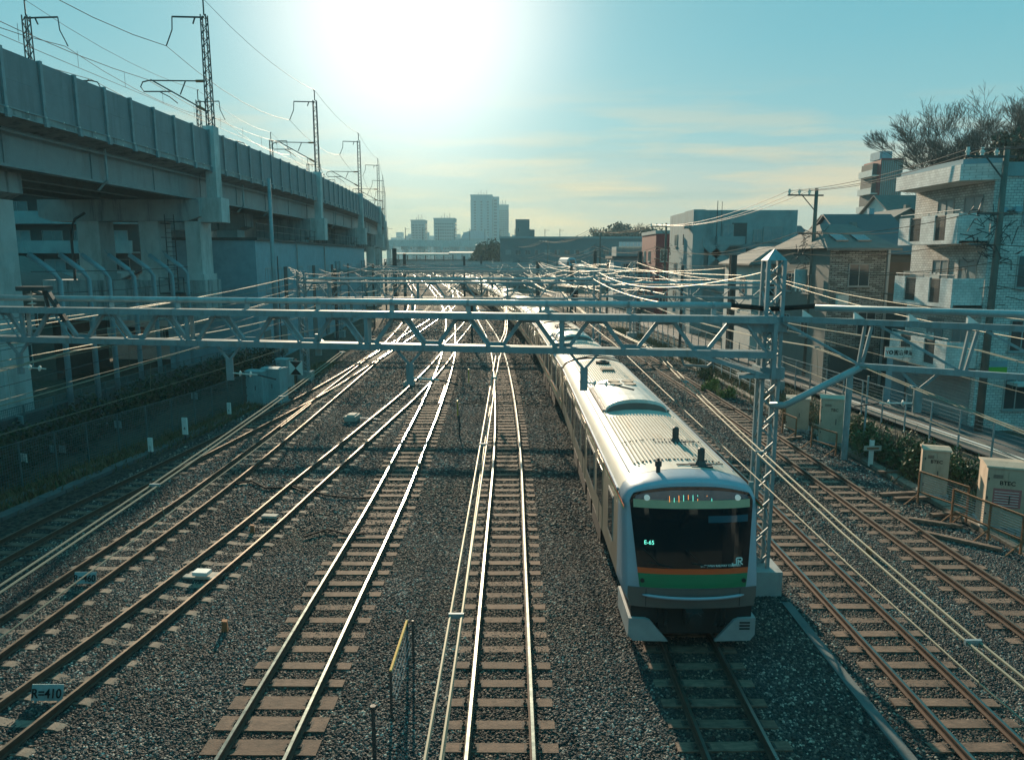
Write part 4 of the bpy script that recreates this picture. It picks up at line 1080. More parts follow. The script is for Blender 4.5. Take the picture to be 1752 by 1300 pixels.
# ---- overhead line over each track
def contact(f, label, y0=.6, y1=300, zc=5.32, twin=True, slack=.0, phase=0):
    t = thing('overhead_line', label, 'overhead line', (0,0,0), 0, 'overhead lines above the tracks')
    sup = [-22, 19.5, 51, 79, 104, 132, 160, 192, 230, 300]
    def zm(y):
        for a, c_ in zip(sup[:-1], sup[1:]):
            if a <= y <= c_:
                u = (y-a)/(c_-a); return zc + .78 - .5*4*u*(1-u)*min(1,(c_-a)/31) 
        return zc + .4
    def st(y): return .16*math.sin(y/31*math.pi + phase)
    ys = [y0 + 2.0*i for i in range(int((80-y0)/2))] + [80 + 5*i for i in range(int((y1-80)/5))]
    for s in ((-1, 1) if twin else (0,)):
        q = MB(); q.tube([(f(y) + st(y)*.4 + s*.045, y, zm(y)) for y in ys], [.0115 if y < 60 else .016 for y in ys], 5, cap=False); q.build('messenger_wire', M['copper'], t)
    q = MB(); q.tube([(f(y) + st(y), y, zc) for y in ys], [.008 if y < 60 else .012 for y in ys], 5, cap=False); q.build('contact_wire', M['copper'], t)
    y = y0 + 2.3 + phase
    while y < 130:
        q = MB(); q.tube([(f(y)+st(y)*.4, y, zm(y)), (f(y)+st(y), y, zc)], .005 if y < 40 else .009, 4, cap=False)
        q.build('dropper', M['copper'], t)
        if twin and y < 60:
            q = MB(); x = f(y)+st(y)*.4; q.box(x-.06,x+.06,y-.012,y+.012,zm(y)-.02,zm(y)+.02); q.build('wire_clamp', M['steel'], t)
        y += 5.0
    return t
contact(f1, 'overhead wires above the outermost left track', y0=4, phase=.4, twin=False, y1=66)
contact(f2, 'overhead wires above the second track from the left', phase=1.2, twin=True, y0=3)
contact(f3, 'single overhead wires above the third track from the left', phase=2.1, twin=False, y0=3, y1=70)
contact(f4, 'twin overhead wires above the shiny left of centre track', phase=.8)
contact(lambda y: f5(y) - .30*max(0, 1-y/26), 'twin overhead wires above the straight centre track', phase=2.6)
contact(lambda y: f6(y) - .55*max(0, 1-abs(y-6)/20), 'twin overhead wires above the commuter train', phase=1.6, y0=1.2)
contact(lambda y: f7(y) - .5*max(0, 1-abs(y-10)/20), 'twin overhead wires above the track right of the lattice mast', phase=.3, y0=2)
contact(f8, 'overhead wires above the outermost right track', phase=2.2, twin=True, y0=3)
# slack feeders and cross-span wires
def sag(a, b, s, n=14):
    a = Vector(a); b = Vector(b)
    return [a + (b-a)*(k/n) - Vector((0,0, s*4*(k/n)*(1-k/n))) for k in range(n+1)]
fl = 0
for (a, b, s, r, lab) in [
    ((-14.6,-3,6.6),(-14.4,51,7.2),.5,.014,'feeder wire along the left side, from the near gantry to the second mast'),
    ((-15.6,3,7.0),(-15.2,51,7.0),.6,.014,'second feeder wire along the left side'),
    ((-13.0,3,6.4),(-13.6,51,6.4),.7,.012,'lower feeder wire along the left side'),
    ((-16.4,4,6.0),(-15.0,51,6.2),.4,.012,'lowest feeder wire along the left side'),
    ((-14.4,51,7.2),(-18,79,7.6),.6,.016,'left feeder wire beyond the second gantry'),
    ((-15.2,51,7.0),(-19,104,7.6),.9,.018,'long left feeder wire beyond the second gantry'),
    ((6.5,18,8.2),(5.8,50,7.4),.7,.014,'feeder wire between the two lattice masts right of the train'),
    ((6.2,18,7.2),(5.4,50,7.0),.5,.016,'thicker feeder wire between the two lattice masts'),
    ((5.8,50,7.4),(12.5,79,8),.7,.018,'feeder wire from the second mast to the third gantry'),
    ((5.8,50,6.4),(13.5,104,8),1.0,.018,'long feeder wire from the second mast to the fourth gantry'),
    ((14.6,3,6.6),(16.5,47,7.0),.8,.016,'feeder wire above the outermost right track'),
    ((15.2,3,7.3),(16.6,47,7.1),.7,.014,'upper feeder wire above the outermost right track'),
    ((16.5,47,7.0),(13.0,79,7.9),.6,.018,'right feeder wire beyond the second gantry'),
    ((16.5,47,6.5),(9.5,104,7.9),1.0,.018,'long right feeder wire beyond the second gantry')]:
    wire('feeder_wire', sag(a, b, s), r, M['copper'], lab, 'overhead wire', 'loose feeder wires beside the tracks')

# plain wire portals between the gantries, with their slanting registration arms
def portal(y, xl_, xr_, h, lab, n):
    t = thing('wire_portal', lab, 'portal', (0, y, 0), 0, 'slim portals between the gantries')
    xs_ = [xl_ + sh(y), xr_ + sh(y)]
    q = MB()
    for x in xs_: q.cyl(x, 0, -.1, h + .8, .13, 8)
    q.build('post', M['steel_dark'], t)
    q = MB(); q.tube([(xs_[0], 0, h), (xs_[1], 0, h)], .055, 6); q.tube([(xs_[0], 0, h-.9), (xs_[1], 0, h-.9)], .03, 5); q.build('cross_beam', M['steel'], t)
    for k in range(n):
        x = xs_[0] + (xs_[1]-xs_[0])*(k+.5)/n
        q = MB(); q.tube([(x+.9, 0, h), (x-.5, 0, h-1.1)], .04, 5); q.tube([(x-.7,0,h-1.0),(x+.5,0,h-1.25)], .028, 5); q.tube([(x+.5,0,h),(x+.5,0,h-1.25)], .03, 5); q.build('registration_arm', M['steel'], t)
        q = MB(); insul(q, (x+.9,0,h), (x+.45,0,h-.36), 2, .09); q.build('insulator', M['insul'], t)
for (y, a_, c_, h, n, lab) in ((64,-14,6.1,6.6,5,'slim portal just beyond the second gantry'),(66,6.3,16,6.9,3,'slim portal over the outer right tracks beyond the second gantry'),(90,-13.6,6.1,6.8,5,'slim portal between the third and fourth gantries'),(93,6.3,15,7.1,3,'right hand slim portal between the third and fourth gantries'),(116,-14,14,6.9,8,'wide slim portal before the fifth gantry'),(146,-14,14,6.9,8,'wide slim portal before the sixth gantry'),(175,-14,14,6.9,8,'wide slim portal before the seventh gantry'),(208,-14,14,6.9,7,'most distant slim portal')):
    portal(y, a_, c_, h, lab, n)
rw = random.Random(77)
for i in range(70):
    y0 = rw.choice((48, 52, 64, 79, 90)); y1 = y0 + rw.uniform(22, 60); a_ = rw.uniform(-15, 15.5); c_ = a_ + rw.uniform(-5, 5); z0_ = rw.uniform(5.8, 7.8); z1_ = rw.uniform(5.8, 7.8)
    wire('feeder_wire', sag((a_+sh(y0), y0, z0_), (max(-16,min(16,c_))+sh(y1), y1, z1_), rw.uniform(.2,.9)), rw.choice((.012,.018)), M['copper'] if i % 3 else M['wire_dark'], 'thin wire of the tangle over the tracks beyond the second gantry', 'overhead wire', 'tangle of wires over the distant tracks')
for i, (y, z, x0_, x1_) in enumerate([(57,6.9,-14,5.8),(60,7.4,-14,16),(70,6.7,-14,15),(72,7.3,-14,15.5),(84,7.0,-14,15),(86,6.4,-14,15),(97,7.2,-15,15),(110,7.0,-15,15),(112,6.5,-14,15),(124,7.2,-15,15),(138,7.0,-15,15),(153,7.1,-14,14),(168,7.1,-14,14),(184,7.2,-14,14)]):
    wire('cross_span_wire', sag((x0_+sh(y), y, z), (x1_+sh(y), y+rw.uniform(-2,2), z+rw.uniform(-.3,.3)), .25), .016, M['copper'] if i % 2 else M['steel'], 'cross span wire stretched over all tracks, one of many down the line', 'overhead wire', 'cross span wires down the line')
for i in range(10):
    y0 = 52; z0_ = 6.2 + .17*i; wire('feeder_wire', sag((-14.0-.12*i, 51, z0_), (-15-.5*i+sh(104), 104, 6.5+.15*i), .5+.05*i), .013, M['copper'], 'wire of the bundle fanning out from the left lattice mast', 'overhead wire', 'wire bundle from the left lattice mast')
for i in range(5):
    wire('feeder_wire', sag((-16.6-.9*i, 2, 4.6+.5*i), (-14.1-.25*i, 51, 5.6+.35*i), .5), .011, M['copper'] if i % 2 else M['wire_dark'], 'wire of the bundle above the left net fences', 'overhead wire', 'wire bundle above the left net fences')
# dark H posts far down the line and small signals
def hpost(x, y, h, w, lab):
    t = thing('steel_column', lab, 'column', (x, y, 0), 0, 'dark columns down the line')
    q = MB(); q.box(-w/2,w/2,-w/2,-w/2+.06,0,h); q.box(-w/2,w/2,w/2-.06,w/2,0,h); q.box(-.04,.04,-w/2,w/2,0,h); q.build('h_section', M['steel_dark'], t)
    q = MB(); q.box(-w*.7,w*.7,-w*.7,w*.7,-.1,.15); q.build('base_plate', M['concrete'], t)
hpost(-18.9, 122, 9.8, .62, 'thick dark steel column left of the distant tracks'); hpost(-17.6, 124, 9.0, .45, 'thinner dark column just right of the thick one')
hpost(-8.2, 130, 8.6, .35, 'dark column standing between the distant tracks'); hpost(-5.4, 133, 8.6, .35, 'dark column close to the far end of the train')
hpost(19.0+sh(62), 62, 8.6, .5, 'short dark steel column behind the street fence'); hpost(16.6+sh(84), 84, 9.0, .45, 'dark column beside the second mast of the right side')
hpost(14.4+sh(98), 98, 9.2, .4, 'dark column on the right side far down the line')
def signal(x, y, lab):
    t = thing('railway_signal', lab, 'signal', (x, y, 0), 0, 'colour light signals')
    q = MB(); q.cyl(0,0,0,4.2,.09,8); q.build('pole', M['steel_dark'], t)
    q = MB(); q.box(-.28,.28,-.12,.12,3.2,4.6); q.build('backboard', M['black'], t)
    q = MB()
    for z in (3.5,3.9,4.3): q.tube([(0,-.12,z),(0,-.32,z)],.1,10,cap=False)
    q.build('hood', M['steel_dark'], t)
signal(-2.4+sh(70), 70, 'dark signal between the two shiny tracks far ahead'); signal(10.2+sh(88), 88, 'dark signal right of the train far ahead')

# ================================================================== LINESIDE ON THE LEFT
def fence(name, label, pts, h, step, m_=None, mesh=True, rails=(1.0,), lean_=0):
    t = thing(name, label, 'fence', (pts[0][0], pts[0][1], 0)); o = Vector((pts[0][0], pts[0][1], 0))
    q = MB(); q.box(-.03,.03,-.03,.03,-.1,h); pmh = q.mesh('fence_post', m_ or M['steel'])
    cells = {}
    for (a, c_) in zip(pts[:-1], pts[1:]):
        a = Vector((*a, 0)); c_ = Vector((*c_, 0)); d = c_-a; n = max(1, round(d.length/step)); l = d.length/n; an = math.atan2(d.y, d.x)
        for k in range(n):
            p = a + d*(k/n) - o; ob('fence_post', pmh, t, p, an)
            key = round(l, 1)
            if key not in cells:
                q = MB()
                for f_ in rails: q.bar((.03,0,h*f_-.02),(l-.03,0,h*f_-.02),.035)
                if mesh == 'wires':
                    z = .25
                    while z < h-.1: q.bar((.03,0,z),(l-.03,0,z),.012); z += .17
                elif mesh:
                    z = .1
                    while z < h: q.bar((.03,0,z),(l-.03,0,z),.012); z += .11
                    x = .14
                    while x < l: q.bar((x,0,.1),(x,0,h),.012); x += .11
                cells[key] = q.mesh('fence_panel', m_ or M['steel'])
            ob('fence_panel', cells[key], t, p, an)
    return t
M['fence_green'] = mat('fence_green_steel', (.08,.135,.14), .6, .3, .2, 3)
fence('net_fence', 'lower dark net fence with white notices along the left bank', [(-19.6,18),(-18.4,25),(-17.5,30),(-16.0,37),(-15.3,44),(-15.2,50)], 1.75, 2.0, M['fence_green'], True)
fence('net_fence', 'taller dark net fence behind the notices, in front of the viaduct column', [(-21.6,26),(-21.2,34),(-20.6,44),(-19.6,52)], 2.1, 2.2, M['fence_green'], True)
for i, (px, py, z, s, lab) in enumerate([(40,783,.9,.40,'tilted pale notice on the net fence, leftmost'),(91,768,.9,.36,'pale square notice on the net fence, left one of a close pair'),(107,768,.9,.34,'pale square notice on the net fence, right one of a close pair'),(202,726,.95,.40,'pale square notice on the net fence, alone near the middle'),(333,677,1.2,.42,'pale square notice on the net fence, furthest right'),(132,686,1.4,.36,'pale square notice on the taller rear fence'),(34,718,1.5,.45,'square notice on the big viaduct column')]):
    p = gp(px, py, z) ; 
    t = thing('notice', lab, 'notice', (p.x, p.y, z), -.35, 'pale notices on the left fences')
    q = MB(); q.box(-s/2,s/2,-.015,0,-s*.42,s*.42); q.build('plate', M['cyan_box'] if i != 0 else M['white'], t)
    q = MB(); 
    for k in range(4): q.box(-s*.36,s*(.1+.25*R.random()),-.019,-.015,s*(.26-.17*k),s*(.30-.17*k))
    q.build('notice_print', M['steel_dark'], t)
for a_, c_, h_, lab in (((-21.9,20),(-21.3,40),1.5,'low dark retaining wall behind the taller net fence'),((-21.2,40.3),(-20.0,56),1.5,'second stretch of dark retaining wall near the cabinets')):
    q = MB(); q.bar((*a_, h_/2-.1), (*c_, h_/2-.1), .25, h_+.2); q.bar((*a_, h_+.06), (*c_, h_+.06), .34, .1); tag(q.build('retaining_wall', M['trough']), lab, 'wall')
# small white kilometre posts
def kmpost(px, py, h, w, txt, lab):
    p = gp(px, py, 0); t = thing('distance_post', lab, 'post', (p.x, p.y, 0), -.2, 'white distance posts')
    q = MB(); q.box(-w/2,w/2,-.04,.04,.25,h); q.build('plate', M['white'], t)
    q = MB(); q.box(-.035,.035,-.03,.03,-.05,.25); q.build('stake', M['steel_dark'], t)
    text('lettering', txt, w*.8, M['black'], t, (0, -.045, h*.45), (rad(90),0,0), align='CENTER')
kmpost(259,782,.85,.20,'2\n3','short white distance post, lowest on the left bank')
kmpost(318,752,1.05,.26,'4','tallest white distance post with a black stroke')
kmpost(393,716,.85,.20,'5','white distance post furthest from the viewer')
# R plates between the rails
def rplate(px, py, s, lab, w):
    p = gp(px, py, .05); t = thing('curve_radius_plate', lab, 'sign', (p.x, p.y, .05), 0)
    q = MB(); q.box(-w/2,w/2,-.012,.012,.0,.30); q.box(-w/2+.06,-w/2+.1,.0,.05,-.06,.02); q.box(w/2-.1,w/2-.06,.0,.05,-.06,.02); o = q.build('plate', M['cyan_box'], t); o.rotation_euler = (rad(-18),0,0)
    x = text('lettering', s, .24, M['black'], t, (0, -.018, .065), (rad(72),0,0), align='CENTER', bold=.004, sx=.9)
rplate(80, 1198, 'R=410', 'small grey plate reading R=410 in the lower left corner between the rails', .60)
rplate(145, 998, 'R=460', 'curve plate reading R=460 between the rails of the second track from the left', .56)
# pale track box (transponder) and cover slabs
p = gp(346, 985, .1); t = thing('track_box', 'pale wooden box on boards between the rails of the R=410 track', 'box', (p.x, p.y, .05), -.1)
q = MB(); q.box(-.2,.2,-.14,.14,.1,.2); q.build('box', M['white'], t)
q = MB(); q.box(-.5,.45,-.10,.10,.0,.05); q.box(-.45,.5,.13,.3,.0,.04); q.build('board', M['kerb'], t)
p = gp(462, 882, .1); t = thing('track_box', 'flat pale plate between the rails further up the R=410 track', 'box', (p.x, p.y, .05), -.1)
q = MB(); q.box(-.25,.25,-.12,.12,0,.08); q.build('box', M['kerb'], t)
for (px, py, lab) in ((432,912,'brown cable stub post in the ballast left'),(385,1080,'brown stub post in the ballast beside the shiny left track'),(1486,950,'brown stub post in the ballast on the right')):
    p = gp(px, py); t = thing('stub_post', lab, 'post', (p.x, p.y, 0), .2, 'small brown stub posts in the ballast')
    q = MB(); q.prism([(-.07,-.05),(.07,-.05),(.06,.26),(-.05,.28)], 'y', -.06, .06); q.build('post', M['rust'], t)
# black hoses lying across the ballast
for pts, r, lab in (([(400,828),(430,822),(455,835),(500,833),(515,840)],.035,'black hose lying across the ballast between the left tracks'),
                    ([(500,830),(560,847),(610,852),(640,850)],.03,'black hose near the glinting rail'),
                    ([(1225,690),(1250,700),(1290,702),(1320,712)],.04,'dark hose beside the train on the right'),
                    ([(1345,735),(1370,720),(1400,728),(1430,745)],.05,'bundle of pale hoses near the outermost right track'),
                    ([(520,918),(560,905),(600,915),(625,912)],.03,'thin black hose left of the shiny track')):
    q = MB(); q.tube([gp(x, y, .07 + R.uniform(0,.04)) for x, y in pts], r, 6); tag(q.build('hose', M['black'] if 'pale' not in lab else M['kerb']), lab, 'hose')
# cabinets and signal gear at the left beyond the gantry
def cabinet(name, label, loc, w, d, h, m_, rz=0, txt=None, notice=False, hood=True):
    t = thing(name, label, 'cabinet', loc, rz)
    q = MB(); q.box(-w/2,w/2,-d/2,d/2,.12,h); q.build('body', m_, t)
    if hood: 
        q = MB(); q.prism([(-d/2-.05,h),(d/2+.05,h),(d/2+.03,h+.05),(0,h+.10),(-d/2-.03,h+.05)], 'x', -w/2-.05, w/2+.05); q.build('roof', m_, t)
    q = MB(); q.box(-w/2+.04,-.01,-d/2-.018,-d/2,.2,h-.07); q.box(.01,w/2-.04,-d/2-.018,-d/2,.2,h-.07); q.build('door', m_, t)
    q = MB(); q.box(w*.06,w*.09,-d/2-.045,-d/2-.018,h*.45,h*.58); q.build('handle', M['steel_dark'], t)
    q = MB()
    for k in range(4): q.box(-w*.36,-w*.12,-d/2-.028,-d/2-.019,h*.84+.03*k,h*.84+.03*k+.014)
    for z_ in (.25,.5,.8): q.box(-w/2+.02,-w/2+.06,-d/2-.035,-d/2-.018,h*z_,h*z_+.08)
    q.build('vent', M['steel_dark'], t)
    q = MB(); q.box(-w/2-.06,w/2+.06,-d/2-.06,d/2+.06,-.1,.12); q.build('plinth', M['concrete'], t)
    if txt: text('lettering', txt, min(.18, w*.2), M['black'], t, (0, -d/2-.022, h*.74), (rad(90),0,0), align='CENTER', bold=.004)
    if notice:
        q = MB(); q.box(-w*.33,w*.36,-d/2-.024,-d/2-.019,h*.38,h*.68); q.build('notice_sheet', M['label_red'], t)
        q = MB()
        for k in range(6): q.box(-w*.29,w*.3,-d/2-.027,-d/2-.0245,h*(.41+.043*k),h*(.418+.043*k))
        q.build('notice_print', M['print_white'], t)
    return t
for i, (px, py, w, h, lab) in enumerate([(444,690,1.1,1.9,'wide blue green cabinet below the viaduct, left of a close group'),(472,688,1.2,2.0,'blue green cabinet in the middle of the close group'),(489,664,.8,1.9,'narrow pale cabinet with a rounded top beside the small cross signal')]):
    p = gp(px, py); cabinet('relay_cabinet', lab, (p.x, p.y, 0), w, .8, h, M['cyan_box'], -.3)
p = gp(508, 668); t = thing('cross_marker', 'black and white bow tie shaped marker board on a post', 'sign', (p.x, p.y, 0), -.2)
q = MB(); q.box(-.45,.45,-.02,.02,1.0,1.9); q.build('board', M['white'], t)
q = MB(); q.add([(-.4,-.026,1.88),(.4,-.026,1.88),(0,-.026,1.45)],[(0,2,1)]); q.add([(-.4,-.026,1.02),(.4,-.026,1.02),(0,-.026,1.45)],[(0,1,2)]); q.build('black_triangle', M['black'], t)
q = MB(); q.cyl(0,.05,0,2.0,.05,8); q.build('post', M['steel_dark'], t)
# point machine between the left tracks
for (px, py, lab) in ((700,660,'point machine by the turnout of the shiny tracks'),(603,720,'point machine near the left turnout')):
    p = gp(px, py); t = thing('point_machine', lab, 'point machine', (p.x, p.y, 0), -.1, 'point machines')
    q = MB(); q.box(-.3,.3,-.45,.45,.05,.32); q.box(-.2,.2,-.3,.3,.32,.38); q.build('housing', M['kerb'], t)
    q = MB(); q.tube([(.3,0,.15),(1.3,.05,.1)], .025, 6); q.tube([(.3,.2,.15),(1.3,.25,.1)], .02, 6); q.build('drive_rod', M['steel'], t)
# handrail with net in the foreground
a = gp(696,1062,.95); c_ = gp(668,1148,.95); t = thing('hand_rail', 'small post stand with a yellow rail and grid panel in the ballast', 'railing', (a.x, a.y, 0)); o = Vector((a.x,a.y,0))
q = MB(); q.tube([a-o, c_-o], .028, 8); q.build('yellow_rail', M['yellow'], t)
q = MB()
for p in (a, c_, a+Vector((.12,.02,0))): q.tube([(p-o)-Vector((0,0,.95)), p-o], .025, 6)
q.build('post', M['steel_dark'], t)
q = MB(); d = (c_-a)
for k in range(1,9): p = a + d*(k/9) - o; q.tube([p, p-Vector((-.10,0,.62))], .006, 4, cap=False)
for k in range(5): q.tube([a-o-Vector((-.02*k,0,.1+.12*k)), c_-o-Vector((-.02*k,0,.1+.12*k))], .006, 4, cap=False)
q.build('grid_panel', M['steel'], t)
for (px, py, h, m_, lab) in ((641,1300,.95,'steel_dark','dark low post at the bottom between the shiny tracks'),(786,745,.9,'steel_dark','thin dark stake between the shiny tracks'),(802,655,.9,'yellow','thin yellow tipped stake between the shiny tracks'),(783,712,.8,'yellow','small yellow tipped stake, lower of two')):
    p = gp(px, py); q = MB(); q.cyl(0,0,-.05,h,.035,8); q.cyl(0,0,h,h+.06,.05,8); tag(q.build('stake', M[m_], None, (p.x,p.y,0)), lab, 'stake', 'thin stakes between the tracks')
ORD = ['first','second','third','fourth','fifth','sixth','seventh','eighth','ninth','tenth','eleventh','twelfth','thirteenth','fourteenth','last']
# grass on the left bank
def grass(name, label, area, n, h, m_, rnd):
    q = MB()
    for _ in range(n):
        x, y = area(rnd); a = rnd.uniform(0, 6.28); l = h*rnd.uniform(.5,1.3); w = .02+h*.04
        dx, dy = math.cos(a), math.sin(a); t_ = rnd.uniform(.1,.5)*l
        z = hz0(x, y)
        q.add([(x-dy*w,y+dx*w,z),(x+dy*w,y-dx*w,z),(x+dx*t_+dy*w*.4,y+dy*t_-dx*w*.4,z+l*.7),(x+dx*t_*1.7,y+dy*t_*1.7,z+l)], [(0,1,2),(0,2,3)])
    tag(q.build(name, m_), label, 'grass', None, 'stuff')
def hz0(x, y): return -.1
rg = random.Random(3)
def la(r_):
    y = r_.uniform(16,60); l = interp([(16,-19.5),(25,-18.2),(37,-15.8),(50,-15.0),(60,-14.8)], y); return l + r_.gauss(.2,.5), y
grass('dry_grass', 'dry grass along the foot of the left net fence', la, 9000, .30, M['leaf_dry'], rg)
grass('grass', 'green weeds along the left bank', la, 5000, .25, M['leaf'], rg)
for i in range(15):
    y = 25 + 2.4*i; q = MB(); x = -20.0 + .08*i + R.uniform(-.5,.5)
    leaves(q, (0,0,.8), (1.1,1.5,1.0+.4*R.random()), 900, .085)
    q2 = MB()
    for k in range(5): q2.tube([(0,0,-.1),(R.uniform(-.7,.7),R.uniform(-.7,.7),R.uniform(.8,1.5))],.02,4)
    t = thing('bush', ORD[i] + ' dark leafy bush from the viewer between the two left net fences', 'bush', (x, y, 0), 0, 'dark bushes between the net fences')
    q.build('foliage', M['leaf_dark'], t); q2.build('stem', M['bark'], t)

# ================================================================== LINESIDE ON THE RIGHT
fence('street_fence', 'steel wire fence between the railway and the street on the right', [(21.3,12),(20.6,22),(19.6,32),(18.9,42),(18.1,52),(17.6,60),(16.6,74),(15.2,92),(12.2,120),(8.5,145)], 1.85, 2.05, M['steel'], 'wires', rails=(1.0,.52))
fence('guard_rail', 'horizontal bar fence close to the outermost right track', [(15.6,44),(15.3,54),(14.9,66),(14.2,80),(12.6,98)], 1.3, 2.0, M['concrete_pale'], 'wires', rails=(1.0,.6,.3))
p = gp(1640,879); cabinet('relay_cabinet', 'large beige relay cabinet with a red notice, behind the rusty railing', (15.5, 22.8, 0), 1.1, 1.1, 2.0, M['beige_box'], -.36, 'BTEC', True)
cabinet('relay_cabinet', 'narrow beige relay cabinet left of the large one with the red notice', (15.1, 25.9, 0), .8, .7, 1.7, M['beige_box'], -.36, 'BTEC')
cabinet('relay_cabinet', 'tall beige cabinet further back, partly behind the gantry strut', (14.75, 33.6, 0), 1.15, 1.0, 2.1, M['beige_box'], -.36, 'TEC')
cabinet('relay_cabinet', 'small beige cabinet immediately right of the lattice mast', (14.1, 36.2, 0), 1.05, .9, 1.6, M['beige_box'], -.36)
cabinet('relay_cabinet', 'blue grey cabinet at the right edge next to the leaning post', (16.9, 21.4, 0), .9, .8, 1.25, M['cyan_box'], .1)
def rail_guard(pts, h, label, panels=True):
    o = Vector(pts[0]); t = thing('hand_rail', label, 'railing', pts[0], 0, 'rusty railings by the cabinets')
    for a, c_ in zip(pts[:-1], pts[1:]):
        a = Vector(a)-o; c_ = Vector(c_)-o
        q = MB(); q.bar(a+Vector((0,0,h)), c_+Vector((0,0,h)), .06); q.bar(a+Vector((0,0,h*.38)), c_+Vector((0,0,h*.38)), .05); q.build('rail_bar', M['rust'], t)
        if panels:
            q = MB()
            for k in range(1,9): z = h*.38 + h*.62*k/9; q.bar(a+Vector((0,0,z)), c_+Vector((0,0,z)), .012)
            q.build('wire_panel', M['steel'], t)
    for p_ in pts:
        p_ = Vector(p_)-o; q = MB(); q.bar(p_, p_+Vector((0,0,h+.02)), .055); q.bar(p_+Vector((0,0,.35)), p_+Vector((-.55,-.15,0)), .035); q.build('post', M['rust'], t)
rail_guard([(14.05,24.9,0),(14.65,23.1,0)], 1.15, 'short rusty railing in front of the narrow beige cabinet')
rail_guard([(14.05,22.9,0),(14.35,21.5,0),(14.6,20.4,0),(14.85,19.2,0)], 1.15, 'long rusty railing with wire panels in front of the large beige cabinet')
rail_guard([(13.4,32.6,0),(13.9,31.2,0)], 1.0, 'rusty railing beside the tall beige cabinet', False)
rail_guard([(13.1,35.4,0),(13.3,34.2,0)], 1.0, 'small rusty frame in front of the small beige cabinet', False)
# posts
for (x, y, h, r, lab, m_) in ((16.35,20.0,2.6,.11,'thick blue grey post at the right edge behind the railing','steel'),(14.0,30.6,3.7,.13,'thick blue grey post right of the lattice mast','steel'),(15.2,31.5,3.4,.04,'thin steel post beside the tall beige cabinet','steel')):
    t = thing('steel_post', lab, 'post', (x,y,0), 0, 'posts beside the right hand cabinets')
    q = MB(); q.cyl(0,0,-.1,h,r,10); q.build('post', M[m_], t); q = MB(); q.cyl(0,0,h,h+.04,r*1.15,10); q.build('post_cap', M['kerb'], t)
p = gp(1489,795); t = thing('t_marker', 'white T shaped marker post beside the outermost right track', 'sign', (p.x,p.y,0), .05)
q = MB(); q.box(-.075,.075,-.06,.06,-.05,1.05); q.build('post', M['white'], t)
q = MB(); q.box(-.36,.36,-.10,-.06,.62,.82); q.build('cross_board', M['kerb'], t)
q = MB(); q.box(-.05,.05,-.05,.05,1.05,1.12); q.box(-.25,.25,-.105,-.101,.68,.76); q.build('dark_mark', M['rust'], t)
# scattered timber and channel pieces
for i, (px, py, l, a, lab) in enumerate([(1540,845,1.6,.15,'flat timber lying beside the outermost right track'),(1560,853,1.3,.1,'second flat timber beside it'),(1600,895,1.5,-.5,'timber plank at the foot of the rusty railing'),(1640,925,2.2,-.75,'long plank below the large beige cabinet'),(1355,750,1.1,.4,'short plank right of the lattice mast'),(1520,808,.9,.1,'grey concrete piece by the T marker'),(1620,880,1.2,.2,'short timber end near the railing')]):
    p = gp(px, py, .06); q = MB(); q.box(-l/2,l/2,-.09,.09,-.04,.05); o = q.build('timber', M['sleeper_wood'], None, (p.x,p.y,.08), a); tag(o, lab, 'timber', 'loose timbers beside the right track')
for i, (x, y, s, mm, lab) in enumerate([(15.4,31.0,1.2,'leaf','bushy green shrub by the thick post'),(15.9,29.6,1.35,'leaf','tall green shrub left of the T marker'),(15.7,28.2,1.2,'leaf','wide green shrub behind the T marker'),(16.7,27.2,1.1,'leaf','green shrub left of the narrow beige cabinet'),(17.4,25.4,.9,'leaf_yellow','yellow green shrub behind the narrow cabinet'),(17.6,23.0,.9,'leaf','shrub behind the large beige cabinet'),(17.9,20.6,1.0,'leaf','low shrub at the right edge'),(14.6,37.5,1.0,'leaf_dry','brownish shrub behind the lattice mast'),(15.4,39.5,1.1,'leaf_dry','dry shrub behind the small cabinet'),(12.6,47.0,.8,'leaf_yellow','yellow green tuft left of the lattice mast'),(13.6,52,.9,'leaf','green tuft left of the yellow one'),(13.0,44.6,.7,'leaf_yellow','bright yellow green tuft near the gantry foot'),(16.3,34,1.1,'leaf','shrub behind the tall beige cabinet')]):
    t = thing('shrub', lab, 'shrub', (x,y,-.1), 0)
    q = MB()
    for k in range(9):
        a = R.uniform(0,6.28); r_ = s*R.uniform(.1,.75); hh = s*R.uniform(.5,1.25)
        leaves(q, (r_*math.cos(a), r_*math.sin(a), hh*.6), (s*.35,s*.35,hh*.55), 170, .05*s+.012)
    q.build('foliage', M[mm], t)
    q = MB()
    for k in range(9): q.tube([(R.uniform(-.2,.2),R.uniform(-.2,.2),0),(R.uniform(-.7,.7)*s,R.uniform(-.7,.7)*s,s*R.uniform(.8,1.5))],.014,4)
    q.build('stem', M['bark'], t)
def ra(r_):
    y = r_.uniform(14,90); return 17.2 + interp([(14,1.5),(30,0),(60,-1.6),(90,-4.4)], y) + r_.gauss(-.3,1.0), y
grass('dry_grass', 'dry grass strip between the cabinets and the street fence', ra, 9000, .32, M['leaf_dry'], rg)
grass('grass', 'green weeds between the cabinets and the street fence', ra, 6000, .26, M['leaf'], rg)
M['street_cable'] = mat('street_cable_old', (.13,.11,.09), .9, 0, .1, spec=.05)
